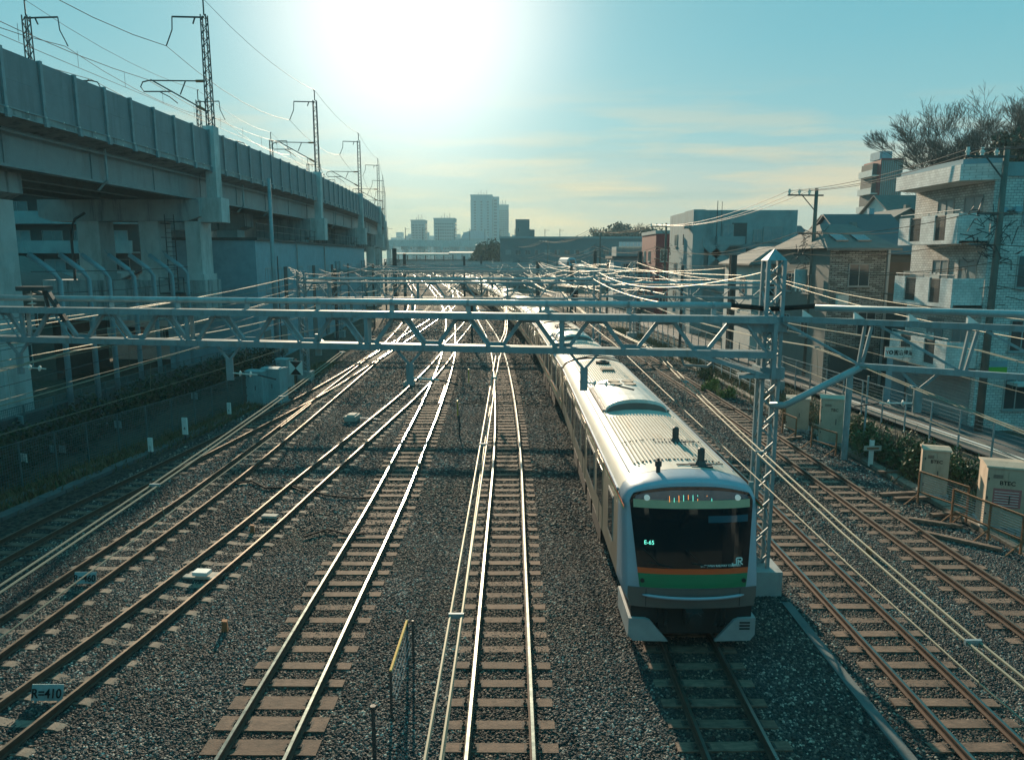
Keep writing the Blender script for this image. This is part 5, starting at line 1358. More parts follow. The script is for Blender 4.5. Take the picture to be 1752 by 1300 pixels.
# utility poles with wires
PO = [(22.6,35.4,13.4),(20.6,52,13.0),(19.2,95,12.6),(15.2,131,13.2),(8.6,182,12.4),(1.0,235,12.4)]
def upole(i, x, y, h, lab):
    t = thing('utility_pole', lab, 'utility pole', (x,y,0), .1, 'utility poles along the street')
    q = MB(); q.cyl(0,0,-.2,h,.19,12,0,.12); q.build('pole', M['pole_dark'], t, smooth=True)
    q = MB(); q.bar((-2.0,0,h-.45),(.5,0,h-.45),.10); q.bar((-1.0,0,h-.45),(0,0,h-1.5),.05); q.build('cross_arm', M['steel_dark'], t)
    for k in (-1.9,-1.2,-.5):
        q = MB(); q.cyl(k,0,h-.4,h-.05,.07,8); q.cyl(k,0,h-.28,h-.2,.11,8); q.build('insulator', M['insul'], t)
    if i < 4:
        q = MB(); q.bar((-1.1,0,h-3.0),(.6,0,h-3.0),.09); q.bar((-1.4,0,h-4.4),(.3,0,h-4.4),.07); q.build('lower_arm', M['steel_dark'], t)
        q = MB(); 
        for k in range(40):
            a = Vector((R.uniform(-1.2,.7),R.uniform(-.3,.3),h-R.uniform(2.6,5.2))); q.tube([a, a+Vector((R.uniform(-.5,.5),R.uniform(-.3,.3),R.uniform(-.5,.2))), a+Vector((R.uniform(-.7,.7),R.uniform(-.3,.3),R.uniform(-.6,.6)))], .022, 4)
        q.build('cable_bundle', M['wire_dark'], t)
    if i == 1:
        q = MB(); q.cyl(-.75,0,h-6.6,h-5.4,.42,14); q.build('transformer', M['cyan_box'], t)
        q = MB(); q.bar((-1.3,0,h-6.6),(.1,0,h-6.6),.08)
        for k in range(4): q.cyl(-1.2+.3*k,-.3,h-6.9,h-6.55,.06,8)
        q.build('transformer_bracket', M['insul'], t)
    if i == 0:
        q = MB()
        for k in range(14): q.bar((-.25,0,2.5+.45*k),(.25,0,2.5+.45*k),.03)
        q.build('step_bolts', M['steel_dark'], t)
M['pole_dark'] = mat('utility_pole_concrete', (.12,.115,.10), .85, 0, .25, 2, .15, 15)
for i, (p_, lab) in enumerate(zip(PO, ('tall dark utility pole in front of the white tiled apartment block','utility pole with a transformer drum beside the brick house','utility pole in front of the red building','utility pole on the far right side street','small distant utility pole near the dark long building','most distant utility pole'))): upole(i, *p_, lab)
k = 0
for (a, b) in zip([(31,6,13.2)] + PO[:-1], PO):
    for (ox, dz, s) in ((-1.9,-.15,.9),(-1.2,-.15,1.0),(-.5,-.15,.95),(-1.1,-2.9,1.2),(.4,-2.9,1.3),(-1.3,-4.3,1.0),(0,-5.2,1.3),(.2,-6.3,1.5)):
        far = a[1] > 60
        if far and dz < -5: continue
        wire('power_line', sag((a[0]+ox, a[1], a[2]+dz), (b[0]+ox, b[1], b[2]+dz), s*(b[1]-a[1])/45), .018 if not far else .03, M['wire_dark'] if dz > -1 and not far else M['street_cable'], '%s street cable of the %s stretch of utility poles' % ({-1.9:'highest left',-1.2:'highest middle',-.5:'highest right',-1.1:'upper left',.4:'upper right',-1.3:'lower left',0:'lower right',.2:'lowest'}[ox], ORD[PO.index(b)]), 'power line', 'street cables between utility poles')
# cables crossing low in front of the houses
for a, b, s in (((23.3,35.5,8.2),(20.6,52,7.6),.5),((23.3,35.5,7.0),(20.6,52,6.8),.6),((23.3,35.5,6.2),(18,80,7.0),1.4),((31,10,8.5),(23.3,35.5,7.6),.8),((31,12,6.0),(23.3,35.5,6.6),.9),((20.6,52,7.4),(19.2,95,7.2),1.5),((20.6,52,9.0),(14,92,8.0),1.2),((20.6,52,7.9),(19.2,95,8.0),1.8)):
    wire('power_line', sag(a, b, s), .02, M['street_cable'], 'low street cable in front of the houses', 'power line', 'low street cables in front of the houses')

# ================================================================== BUILDINGS
M['tile'] = brickmat('white_tile_cladding', (.58,.58,.55), (.22,.22,.21), .27, .13, .013, var=.12, bump=.4)
M['tile_pale'] = brickmat('balcony_tile_cladding', (.68,.68,.65), (.42,.42,.40), .27, .13, .010, var=.08, bump=.3)
M['stonebrick'] = brickmat('split_stone_cladding', (.30,.30,.275), (.06,.06,.055), .42, .12, .022, var=.45)
M['house_grey'] = mat('render_grey', (.17,.175,.16), .85, 0, .12, 1.5, .1, 30)
M['house_dark'] = mat('render_dark', (.055,.07,.068), .8, 0, .2, 1.5)
M['house_brown'] = mat('render_brown', (.095,.08,.065), .85, 0, .2, 1.5)
M['conc_teal'] = mat('painted_concrete', (.21,.30,.31), .85, 0, .16, .9, .1, 20, stain=((.12,.17,.17), 1.0, .6))
M['red'] = mat('red_cladding', (.20,.022,.028), .7, 0, .2, 2, stretch=(1,1,6))
M['roof_grey'] = mat('roof_slate', (.13,.13,.12), .9, 0, .2, 2)
M['roof_dark'] = mat('roof_dark', (.07,.075,.08), .6, 0, .2, 2)
M['wall_white'] = mat('render_white', (.60,.59,.55), .85, 0, .12, 1.5)
M['wall_blue'] = mat('render_blue', (.20,.33,.38), .8, 0, .15, 1.5)
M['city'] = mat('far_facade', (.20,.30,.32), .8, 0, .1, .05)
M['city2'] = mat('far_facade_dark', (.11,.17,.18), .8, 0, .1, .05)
M['cable_pale'] = mat('street_cable', (.10,.095,.08), .7, .1, .1)
def win(parent, org, ang, u, z, w, h, mull=1, gl='glass', fr='frame', sill=True):
    """window in a wall: org = wall start, ang = wall direction, u along it, outward normal to the right"""
    c, s = math.cos(ang), math.sin(ang)
    q = MB(); t = .06
    q.box(-w/2-t,w/2+t,-.06,.02,-t,0,0); q.box(-w/2-t,w/2+t,-.06,.02,h,h+t,0); q.box(-w/2-t,-w/2,-.06,.02,0,h,0); q.box(w/2,w/2+t,-.06,.02,0,h,0)
    for k in range(1, mull+1): 
        x = -w/2 + w*k/(mull+1); q.box(x-.025,x+.025,-.045,.02,0,h,0)
    if sill: q.box(-w/2-.12,w/2+.12,-.14,0,-t-.05,-t,0)
    o = q.build('window', M[fr], parent, (org[0]+c*u, org[1]+s*u, z), ang)
    q = MB(); q.box(-w/2,w/2,-.025,-.008,0,h); q.build('pane', M[gl], o)
    if R.random() < .45 and gl == 'glass':
        a_ = R.choice((-.5, 0, .1)); q = MB(); q.box(w*a_+.01, w*(a_+R.uniform(.25,.4)), -.029, -.0255, .02, h-.02); q.build('curtain', M['glass_pale'], o)
    return o
def block(parent, name, x0, x1, y0, y1, z0, z1, m_):
    q = MB(); q.box(x0,x1,y0,y1,z0,z1); return q.build(name, M[m_], parent)
def hip(parent, x0, x1, y0, y1, z, h, m_, over=.4, axis='x', name='roof'):
    x0 -= over; x1 += over; y0 -= over; y1 += over; q = MB(); cx, cy = (x0+x1)/2, (y0+y1)/2
    i = min((x1-x0),(y1-y0))*.45
    r0, r1 = ((x0+i,cy,z+h),(x1-i,cy,z+h)) if axis == 'x' else ((cx,y0+i,z+h),(cx,y1-i,z+h))
    V = [(x0,y0,z),(x1,y0,z),(x1,y1,z),(x0,y1,z),r0,r1]
    F = [(0,1,5,4),(1,2,5),(2,3,4,5),(3,0,4)] if axis == 'x' else [(0,1,4),(1,2,5,4),(2,3,5),(3,0,4,5)]
    q.add(V, F + [(3,2,1,0)]); q.box(x0,x1,y0,y0+.1,z-.14,z-.002); q.box(x0,x1,y1-.1,y1,z-.14,z-.002); q.box(x0,x0+.1,y0+.101,y1-.101,z-.14,z-.002); q.box(x1-.1,x1,y0+.101,y1-.101,z-.14,z-.002)
    return q.build(name, M[m_], parent)
def gable(parent, x0, x1, y0, y1, z, h, m_, wallm, axis='y', over=.4):
    q = MB(); t = .14
    if axis == 'y':   # ridge along y
        cx = (x0+x1)/2
        for s in (-1,1):
            e = cx + s*((x1-x0)/2+over); zz = z - h*over/((x1-x0)/2)
            q.add([(cx,y0-over,z+h),(e,y0-over,zz),(e,y1+over,zz),(cx,y1+over,z+h),(cx,y0-over,z+h+t),(e,y0-over,zz+t),(e,y1+over,zz+t),(cx,y1+over,z+h+t)],[(0,1,2,3),(7,6,5,4),(0,4,5,1),(1,5,6,2),(2,6,7,3)])
        g_ = MB(); g_.prism([(x0,z),(x1,z),(cx,z+h)], 'y', y0+.01, y1-.01)
    else:
        cy = (y0+y1)/2
        for s in (-1,1):
            e = cy + s*((y1-y0)/2+over); zz = z - h*over/((y1-y0)/2)
            q.add([(x0-over,cy,z+h),(x0-over,e,zz),(x1+over,e,zz),(x1+over,cy,z+h),(x0-over,cy,z+h+t),(x0-over,e,zz+t),(x1+over,e,zz+t),(x1+over,cy,z+h+t)],[(0,1,2,3),(7,6,5,4),(0,4,5,1),(1,5,6,2),(2,6,7,3)])
        g_ = MB(); g_.prism([(y0,z),(y1,z),(cy,z+h)], 'x', x0+.01, x1-.01)
    q.build('roof', M[m_], parent); g_.build('gable_wall', M[wallm], parent)
WEST = -math.pi/2   # wall running toward -Y: its right-hand normal points to -X

# -- white tiled apartment block
B = thing('apartment_block', 'white tiled four storey apartment block with projecting balconies at the right edge', 'building', (22.9, 36.5, 0))
block(B, 'wall', 0, 16, 0, 7.0, -.2, 12.2, 'tile'); block(B, 'roof', -.1, 16.1, -.1, 7.1, 12.2, 12.85, 'conc_teal')
q = MB(); q.prism([(-1.7,.0),(-.02,-.7),(-.02,7.0),(-1.7,6.0)], 'z', 12.0, 12.75); q.build('roof_slab', M['tile_pale'], B)
q = MB(); q.prism([(-1.55,.1),(-.02,-.55),(-.02,6.8),(-1.55,5.8)], 'z', 12.76, 13.0); q.build('roof_edge', M['wall_blue'], B)
OPN = ((1.1,2.1),(3.4,4.5)); BL = 5.6
for zi, z in enumerate((3.0, 6.1, 9.2)):
    q = MB(); q.box(-1.42, -.02, .05, BL, z-.12, z); q.build('balcony_floor', M['concrete_pale'], B)
    q = MB()
    for (a, c_) in ((.05,OPN[0][0]),(OPN[0][1],OPN[1][0]),(OPN[1][1],BL)): q.box(-1.54,-1.42,a,c_,z-.14,z+1.3)
    for (a, c_) in OPN: q.box(-1.54,-1.42,a,c_,z-.14,z+.05)
    q.box(-1.42,-.02,.05,.17,z-.14,z+1.3); q.box(-1.42,-.02,BL-.12,BL,z-.14,z+1.3)
    q.build('balcony_parapet', M['tile_pale'], B)
    for (a, c_) in OPN:
        q = MB()
        for k in range(10): y_ = a+.06+(c_-a-.12)*k/9; q.box(-1.49,-1.46,y_-.015,y_+.015,z+.05,z+1.2)
        q.box(-1.51,-1.44,a,c_,z+1.2,z+1.26); q.build('balcony_rail', M['steel_dark'], B)
    q = MB(); q.tube([(-1.48,.05,z+1.45),(-1.48,BL,z+1.45)], .03, 6)
    for y_ in (.1,2.8,BL-.1): q.tube([(-1.48,y_,z+1.3),(-1.48,y_,z+1.45)], .02, 5)
    q.build('hand_rail', M['frame'], B)
    for y_ in (1.5, 3.9): win(B, (0,7.0), WEST, 7.0-y_, z+.15, 1.4, 2.0, 1, 'glass_pale', sill=False)
    q = MB(); q.box(-.8,-.1,.35,.95,z+.05,z+.65); q.cyl(-.45,.32,z+.2,z+.5,.02,6); q.build('air_conditioner', M['wall_white'], B)
    q = MB()
    for k in range(5): q.box(-.95+.02*k,-.93+.02*k,2.3+.22*k,2.48+.22*k,z+.75,z+1.55-.1*(k%2))
    q.build('laundry', M['wall_white'], B)
for z in (1.0, 3.9, 7.0, 10.0):
    for u in (2.05, 4.9, 8.2, 12.4): win(B, (0,0), 0, u, z, 1.1, 1.45, 1)
for u, z in ((.45,10.6),(1.1,10.65)):
    q = MB(); q.tube([(u,-.25,z),(u,0,z)], .17, 10); q.build('vent_cover', M['wall_blue'], B)
q = MB(); q.tube([(3.2,-.08,0),(3.2,-.08,12)], .05, 6); q.tube([(.3,-.08,0),(.3,-.08,12)], .04, 6); q.build('drain_pipe', M['frame'], B)
q = MB()
for k in range(16): q.box(-.06,0,.3,6.2,.05+.165*k,.19+.165*k)
q.build('roller_shutter', M['frame'], B)
block(B, 'entrance_pillar', -.9, -.1, 6.3, 7.0, -.1, 2.9, 'wall_blue')
q = MB(); q.box(1.5,5.2,-.9,-.1,2.25,2.4); q.build('canopy', M['concrete_pale'], B)
# external stair at the right
q = MB()
for k in range(12): q.box(2.6+.28*k,2.9+.28*k,-2.2,-1.1,.17*k,.17*k+.17)
q.build('stair', M['concrete_pale'], B)
q = MB(); q.bar((2.4,-2.2,1.0),(6.0,-2.2,3.2),.07)
for k in range(13): q.bar((2.4+.3*k,-2.2,.18*k),(2.4+.3*k,-2.2,1.0+.183*k),.02)
for k in range(4): q.bar((2.4,-2.2,.25+.2*k),(6.0,-2.2,2.45+.2*k),.02)
q.build('stair_railing', M['steel_dark'], B)
# green and white shop board
t = thing('shop_sign', 'white and bright green lightbox sign hanging on the tiled wall', 'sign', (23.05, 36.35, 2.85))
q = MB(); q.box(0,1.2,-.10,0,.27,.55); q.build('panel', M['wall_blue'], t)
M['sign_green'] = mat('sign_green', (.10,.36,.03), .5, 0, .05); q = MB(); q.box(0,1.2,-.11,0,0,.265); q.build('green_strip', M['sign_green'], t)
# Japanese company board between the houses
t = thing('company_sign', 'white signboard with black Japanese characters above the entrance', 'sign', (20.0, 39.8, 3.15), -.06)
q = MB(); q.box(-.03,1.43,-.05,0,0,.52); q.build('board', M['white'], t)
q = MB(); q.box(-.05,1.45,-.06,-.0,-.03,-.001); q.box(-.05,1.45,-.06,-.0,.521,.55); q.build('frame', M['kerb'], t)
text('lettering', '圓治建道', .30, M['black'], t, (.42,-.054,.13), (rad(90),0,0), bold=.006, sx=.85)
text('lettering', 'Y', .26, M['label_red'], t, (.01,-.054,.16), (rad(90),0,0), bold=.01); 
q = MB(); q.tube([(.285,-.055,.25),(.285,-.052,.25)], .115, 16); q.build('round_mark', M['black'], t)
text('lettering', '0', .17, M['print_white'], t, (.24,-.060,.19), (rad(90),0,0), bold=.004)

# -- brick strip house
B = thing('house', 'grey three storey house with a split stone facade strip and slate roof', 'house', (20.6, 49, 0))
block(B, 'wall', 0, 3.6, 0, 10, -.2, 9.0, 'stonebrick'); block(B, 'side_wall', -.04, 0, 0, 10, -.2, 9.0, 'house_grey'); block(B, 'wing', 3.6, 9.5, .8, 10, -.2, 8.6, 'house_dark')
block(B, 'wing_band', 3.61, 9.51, .74, .8, 6.0, 8.1, 'house_brown')
q = MB(); q.add([(-.5,-.6,9.0),(4.3,-.6,9.0),(4.3,10.4,9.0),(-.5,10.4,9.0),(1.0,4.6,10.7),(3.2,4.6,10.7)], [(0,1,5,4),(1,2,5),(2,3,4,5),(3,0,4),(3,2,1,0)])
q.box(-.5,4.3,-.62,-.52,8.84,8.998); q.build('roof', M['roof_grey'], B)
q = MB(); q.add([(3.6,.5,8.6),(10,.5,8.6),(10,10.4,8.6),(3.6,10.4,8.6),(4.2,5.0,10.3),(8.2,5.0,10.3)], [(0,1,5,4),(1,2,5),(2,3,4,5),(3,0,4),(3,2,1,0)]); q.build('wing_roof', M['roof_dark'], B)
q = MB(); q.box(3.4,3.55,-.64,-.52,0,8.9); q.build('drain_pipe', M['frame'], B)
q = MB(); q.box(.5,1.2,-.35,0,5.4,6.0); q.build('air_conditioner', M['wall_white'], B)
for (u, z, w, h) in ((1.9,6.6,1.25,1.35),(2.6,3.4,1.1,1.9)): win(B, (0,0), 0, u, z, w, h, 1)
for (u, z, w, h) in ((5.6,6.7,.75,.75),(8.4,6.7,.6,.75)): win(B, (0,.74), 0, u, z, w, h, 0, fr='wall_white')
for u, z in ((3,6),(6.5,6),(3,3),(6.5,3)): win(B, (-.04,10), WEST, u, z, 1.2, 1.2, 1)
block(B, 'garage_door', .3, 3.2, -.04, 0, .1, 2.6, 'house_dark')
q = MB(); q.prism([(.7,9.45),(2.0,9.87),(2.0,9.95),(.7,9.53)], 'x', .6, 1.4); q.prism([(.7,9.45),(2.0,9.87),(2.0,9.95),(.7,9.53)], 'x', 2.0, 2.9); q.build('roof_window', M['glass'], B)
# awning and dark low building right of it
B = thing('shed', 'dark open fronted low garage between the brick house and the apartment block', 'building', (24.4, 45.6, 0))
block(B, 'wall', 0, 4, .3, 3.2, -.1, 5.2, 'house_dark'); block(B, 'lintel', 0, 4, .0, .3, 2.6, 5.2, 'house_dark'); block(B, 'pillar', -.25, 0, 0, .6, -.1, 2.6, 'wall_blue')
# -- low house with the cream eaves
B = thing('house', 'low house with a grey hipped roof and cream eaves behind the lattice mast', 'house', (19.3, 60.5, 0))
block(B, 'wall', 0, 4.6, 0, 8, -.2, 7.9, 'wall_white'); hip(B, 0, 4.6, 0, 8, 7.9, 1.4, 'roof_grey', .5, 'y')
for u, z in ((1.3,5.4),(3.3,5.4),(1.3,2.6),(3.3,2.6)): win(B, (0,0), 0, u, z, 1.0, 1.3, 1)
for u, z in ((2,5.4),(5.5,5.4),(2,2.6)): win(B, (0,8), WEST, u, z, 1.4, 1.3, 1)
q = MB()
for k in range(10): q.bar((2.4+.2*k,-.5,4.4),(2.4+.2*k,-.5,5.3),.03)
q.bar((2.3,-.5,5.3),(4.4,-.5,5.3),.05); q.box(2.3,4.4,-.55,0,4.3,4.4); q.build('balcony_rail', M['steel_dark'], B)
# -- blue green concrete building with outside stairs
B = thing('apartment_block', 'blue green bare concrete apartment block with outside stairs', 'building', (20.3, 84, 0))
block(B, 'wall', 0, 11.6, 1.4, 14, -.2, 13.6, 'conc_teal'); block(B, 'stair_tower', -.2, 1.1, .6, 5, -.2, 13.62, 'conc_teal')
q = MB()
for (a, c_) in (((.9,9.6),(4.0,6.9)),((.9,6.4),(4.0,3.6)),((4.2,9.9),(1.6,7.4))):
    q.prism([(a[0],a[1]),(c_[0],c_[1]),(c_[0],c_[1]+1.2),(a[0],a[1]+1.2)], 'y', .5, .68)
q.build('stair_parapet', M['conc_teal'], B)
q = MB(); q.box(4.0,5.6,.4,1.39,6.7,7.9); q.box(1.0,5.4,.6,1.39,9.6,9.75); q.box(5.7,11.6,.3,1.39,5.2,8.4); q.box(2.5,5.6,.45,1.39,9.75,10.7); q.build('balcony', M['conc_teal'], B)
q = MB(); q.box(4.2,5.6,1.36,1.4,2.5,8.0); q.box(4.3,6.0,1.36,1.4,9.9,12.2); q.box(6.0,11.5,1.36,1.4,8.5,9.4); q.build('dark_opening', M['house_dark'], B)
for u, z, w, h in ((3.9,10.1,1.1,1.9),(8.9,10.2,2.0,1.5),(7.2,10.2,.8,1.2)): win(B, (0,1.34), 0, u, z, w, h, 1, 'glass_pale')
for z in (3,6.4,9.8): 
    for u in (4,8.5): win(B, (0,14), WEST, u, z, 1.4, 1.3, 1)
q = MB(); q.tube([(2.6,1.3,9),(2.6,1.3,14.6)], .04, 5); q.tube([(3.1,1.3,9),(3.1,1.3,14.5)], .03, 5); q.build('drain_pipe', M['steel_dark'], B)
q = MB(); q.box(-.9,0,2,2.8,11.6,12.2); q.build('bracket_box', M['concrete'], B)
# -- red building
B = thing('building', 'dark red clad building with white framed windows behind the wires', 'building', (21.2, 112, 0))
block(B, 'wall', 0, 5.6, 0, 12, -.2, 11.8, 'red'); block(B, 'side_tower', 5.62, 6.6, -.5, 2, 3.0, 12.4, 'wall_white'); block(B, 'roof', -.1, 5.7, -.1, 12.1, 11.8, 12.3, 'conc_teal')
for z in (1.5, 4.6, 7.8):
    for u, w in ((1.2,.9),(3.7,1.9)): win(B, (0,0), 0, u, z, w, 1.7, 1, fr='wall_white')
for z in (1.5, 4.6, 7.8):
    for u in (3,7): win(B, (0,12), WEST, u, z, 1.6, 1.5, 1, fr='wall_white')
# -- shop row
B = thing('building', 'low white shop building with two doorways left of the red building', 'building', (17.2, 128, 0))
block(B, 'wall', 0, 8.0, 0, 9, -.2, 8.2, 'wall_blue'); block(B, 'roof', -.3, 8.3, -.3, 9.3, 8.2, 8.6, 'house_dark'); block(B, 'upper_floor', .8, 7.6, 3, 9, 8.6, 10.2, 'conc_teal')
q = MB()
for k in range(9): q.box(1.2+.62*k,1.76+.62*k,2.5,2.7,10.2,11.0)
q.build('roof_panels', M['white'], B)
for u, w in ((2.0,1.4),(4.0,1.4),(6.4,1.2)): win(B, (0,0), 0, u, 5.2, w, 2.1, 1, 'glass', 'wall_white', False)
# -- long dark building and its tower
B = thing('building', 'long dark flat roofed building across the background right of the skyline', 'building', (-3.5, 225, 0))
block(B, 'wall', 0, 48, 0, 14, -.2, 13.8, 'city2'); block(B, 'roof', -.3, 48.3, -.3, 14.3, 13.8, 14.4, 'city')
for k in range(16): win(B, (0,0), 0, 2.4+2.9*k, 9.2, 1.5, 1.3, 1, 'glass_pale' if k % 4 == 0 else 'glass', sill=False)
for k in range(16): win(B, (0,0), 0, 2.4+2.9*k, 5.2, 1.5, 1.3, 1, 'glass', sill=False)
B = thing('building', 'small dark square tower standing above the long dark building', 'building', (1.2, 262, 0))
block(B, 'wall', 0, 4.8, 0, 6, -.2, 21.2, 'city2'); block(B, 'side_box', 4.8, 6.6, 1, 4, 14, 17.8, 'city2')
for k in range(4): win(B, (0,0), 0, 1.2, 8+3*k, .9, 1.2, 0, sill=False)
# -- houses on the rise to the right
hs = [((31.5,73),6,7,10,'wall_blue','roof_dark','x','pale blue house stepping up directly behind the stone clad house'),((37.5,79),7,7,9,'house_grey','roof_grey','y','grey gabled house between the stone clad house and the tiled block'),((26.5,92),6,7,10.5,'wall_white','roof_dark','x','white house just right of the blue green concrete block'),((43,87),7,7,9,'wall_white','roof_grey','x','white walled house below the narrow tower'),((34,126),8,8,9,'wall_blue','roof_dark','y','distant blue house at the top of the slope'),((36,92),7,9,7,'wall_white','roof_dark','y','white walled house with a dark gable roof on the hill'),((33,80),6,7,5,'house_grey','roof_grey','x','small grey house above the brick house'),
      ((44,104),9,8,7,'wall_blue','roof_dark','x','blue green walled house on the hill'),
      ((38,118),8,9,8,'house_dark','roof_dark','x','dark house high on the hill left'),((30,100),6,6,5,'wall_white','roof_grey','y','white house with pale gable near the transformer pole'),
      ((58,120),9,9,7,'wall_white','roof_dark','y','pale house on the skyline of the hill'),((28.5,70),6,7,9,'house_grey','roof_dark','y','tall grey house directly behind the stone clad house'),((48,82),8,7,6,'wall_blue','roof_grey','x','house with a slate roof just left of the apartment block')]
for (x, y), w, d, h, wm, rm, ax, lab in hs:
    z = hillz(x+w/2, y); B = thing('house', lab, 'house', (x, y, z))
    block(B, 'wall', 0, w, 0, d, -3, h, wm); gable(B, 0, w, 0, d, h, 1.9, rm, wm, ax)
    for k in range(2):
        for j_ in range(max(1, int(h/3))): win(B, (0,0), 0, w*(.28+.45*k), h-2.3-2.9*j_, 1.3, 1.2, 1, fr='wall_white' if k else 'frame')
    for k in range(2): win(B, (0,d), WEST, d*(.3+.4*k), h-2.3, 1.2, 1.1, 1)
    block(B, 'chimney', w*.7, w*.7+.5, d*.5, d*.5+.5, h, h+2.6, wm)
# residential tower on the skyline
B = thing('apartment_block', 'tall narrow apartment tower with balconies and a ribbed grey side on the right skyline', 'building', (71.6, 150, 5.5))
block(B, 'wall', 0, 4.3, 0, 7, 0, 21.5, 'house_grey')
q = MB()
for k in range(10): q.box(.2+.42*k,.28+.42*k,-.12,0,0,21.3)
q.build('facade_rib', M['conc_teal'], B); q = MB(); q.box(-.1,4.4,-.14,-.0,21.5,21.8); q.box(-.12,.05,-.14,7,0,21.5); q.build('red_edge', M['red'], B)
for k in range(6): q = MB(); q.box(-1.5,-.12,.3,6,1.5+3.4*k,1.7+3.4*k); q.box(-1.5,-1.42,.3,6,1.7+3.4*k,2.7+3.4*k); q.build('balcony', M['wall_white'], B)
block(B, 'stair_core', -1.0, -.13, 1.2, 6, 0, 21, 'house_dark'); block(B, 'lift_house', .6, 3, 2, 6, 21.9, 23.4, 'wall_blue')
q = MB(); q.tube([(.5,1,22),(.5,1,25.6)], .06, 4); q.tube([(4.8,1,22),(4.8,1,24.6)], .06, 4); q.build('antenna', M['steel_dark'], B)

# -- left side: behind and under the viaduct
B = thing('apartment_block', 'six storey apartment block with balcony bands seen under the viaduct at the far left', 'building', (-62, 76, 0))
block(B, 'wall', 0, 24, 1.6, 16, -.2, 19, 'house_dark')
for k in range(7):
    q = MB(); q.box(0,24,0,1.59,2.3*k+.9,2.3*k+1.1) if False else q.box(0,24,0,.15,2.9*k+.1,2.9*k+1.35); q.box(0,24,.15,1.59,2.9*k+.1,2.9*k+.28); q.build('balcony_band', M['conc_teal'], B)
    for j_ in range(7): win(B, (0,1.6), 0, 2+3.3*j_, 2.9*k+.35, 2.0, 2.0, 1, 'glass_pale' if (j_+k) % 3 == 0 else 'glass', sill=False)
for (x, y, w, d, h, wm, rm, lab) in ((-39.5,52,7.5,7,5.8,'house_brown','roof_grey','brown walled house with a pale roof under the viaduct on the left'),(-33.5,63,6,7,6.0,'wall_white','roof_dark','beige house with a small window between the viaduct columns'),(-47,60,6,8,7.0,'house_grey','roof_grey','grey house at the far left under the viaduct')):
    B = thing('house', lab, 'house', (x, y, 0)); block(B, 'wall', 0, w, 0, d, -.2, h, wm); gable(B, 0, w, 0, d, h, 1.4, rm, wm, 'y')
    for k in range(3): win(B, (0,0), 0, w*(.2+.3*k), h-2.2, 1.1, 1.0, 1)
    for k in range(2): win(B, (0,0), 0, w*(.3+.4*k), h-4.8, 1.3, 1.4, 1)
B = thing('building', 'long pale grey trackside building built in under the viaduct', 'building', (-19.6, 58, 0), .035)
block(B, 'wall', -7, 0, 0, 52, -.2, 9.7, 'wall_pale2' if 'wall_pale2' in M else 'wall_blue'); block(B, 'roof', -7.1, .2, -.1, 52.2, 9.7, 9.9, 'house_dark')
q = MB(); 
for k in range(27): q.bar((.12,.2+1.95*k,9.9),(.12,.2+1.95*k,11.0),.04)
q.bar((.12,0,11.0),(.12,52,11.0),.05); q.bar((.12,0,10.45),(.12,52,10.45),.03); q.build('roof_railing', M['steel_dark'], B)
M['wall_pale2'] = M['wall_white']
for u in (3,6.5,10,14,17.5,21,26,31,36,41,46):
    win(B, (0,52), WEST, 52-u, 5.6, 1.3, 1.9, 1); 
for u in (8.3,19.2,28.5,38.5):
    q = MB(); q.box(-.001,.06,u-.5,u+.5,3.0,7.6); q.build('louvre_strip', M['house_dark'], B)
for u in (2,7,13,19,25,33,40): 
    q = MB(); q.box(-.001,.05,u-.9,u+.9,.1,2.6); q.build('door', M['house_grey'], B)
q = MB(); q.tube([(.15,12.2,0),(.15,12.2,9.6)], .07, 6); q.tube([(.15,24.2,0),(.15,24.2,9.6)], .07, 6); q.build('drain_pipe', M['frame'], B)
B = thing('building', 'dark staircase bay between the viaduct columns', 'building', (-27.5, 62, 0))
block(B, 'wall', 0, 6.6, 3, 8, -.1, 9.5, 'house_grey')
for z in (3.6, 6.6): 
    block(B, 'landing', .4, 6.2, .6, 3, z, z+.2, 'concrete')
q = MB()
for z in (3.8, 6.8):
    q.bar((.4,.6,z+1),(6.2,.6,z+1),.05)
    for k in range(20): q.bar((.4+.3*k,.6,z),(.4+.3*k,.6,z+1),.02)
q.build('stair_railing', M['steel_dark'], B)
q = MB()
for k in range(12): q.box(1+.3*k,1.3+.3*k,.8,1.9,3.8+.25*k,4.0+.25*k)
q.build('stair', M['concrete'], B)

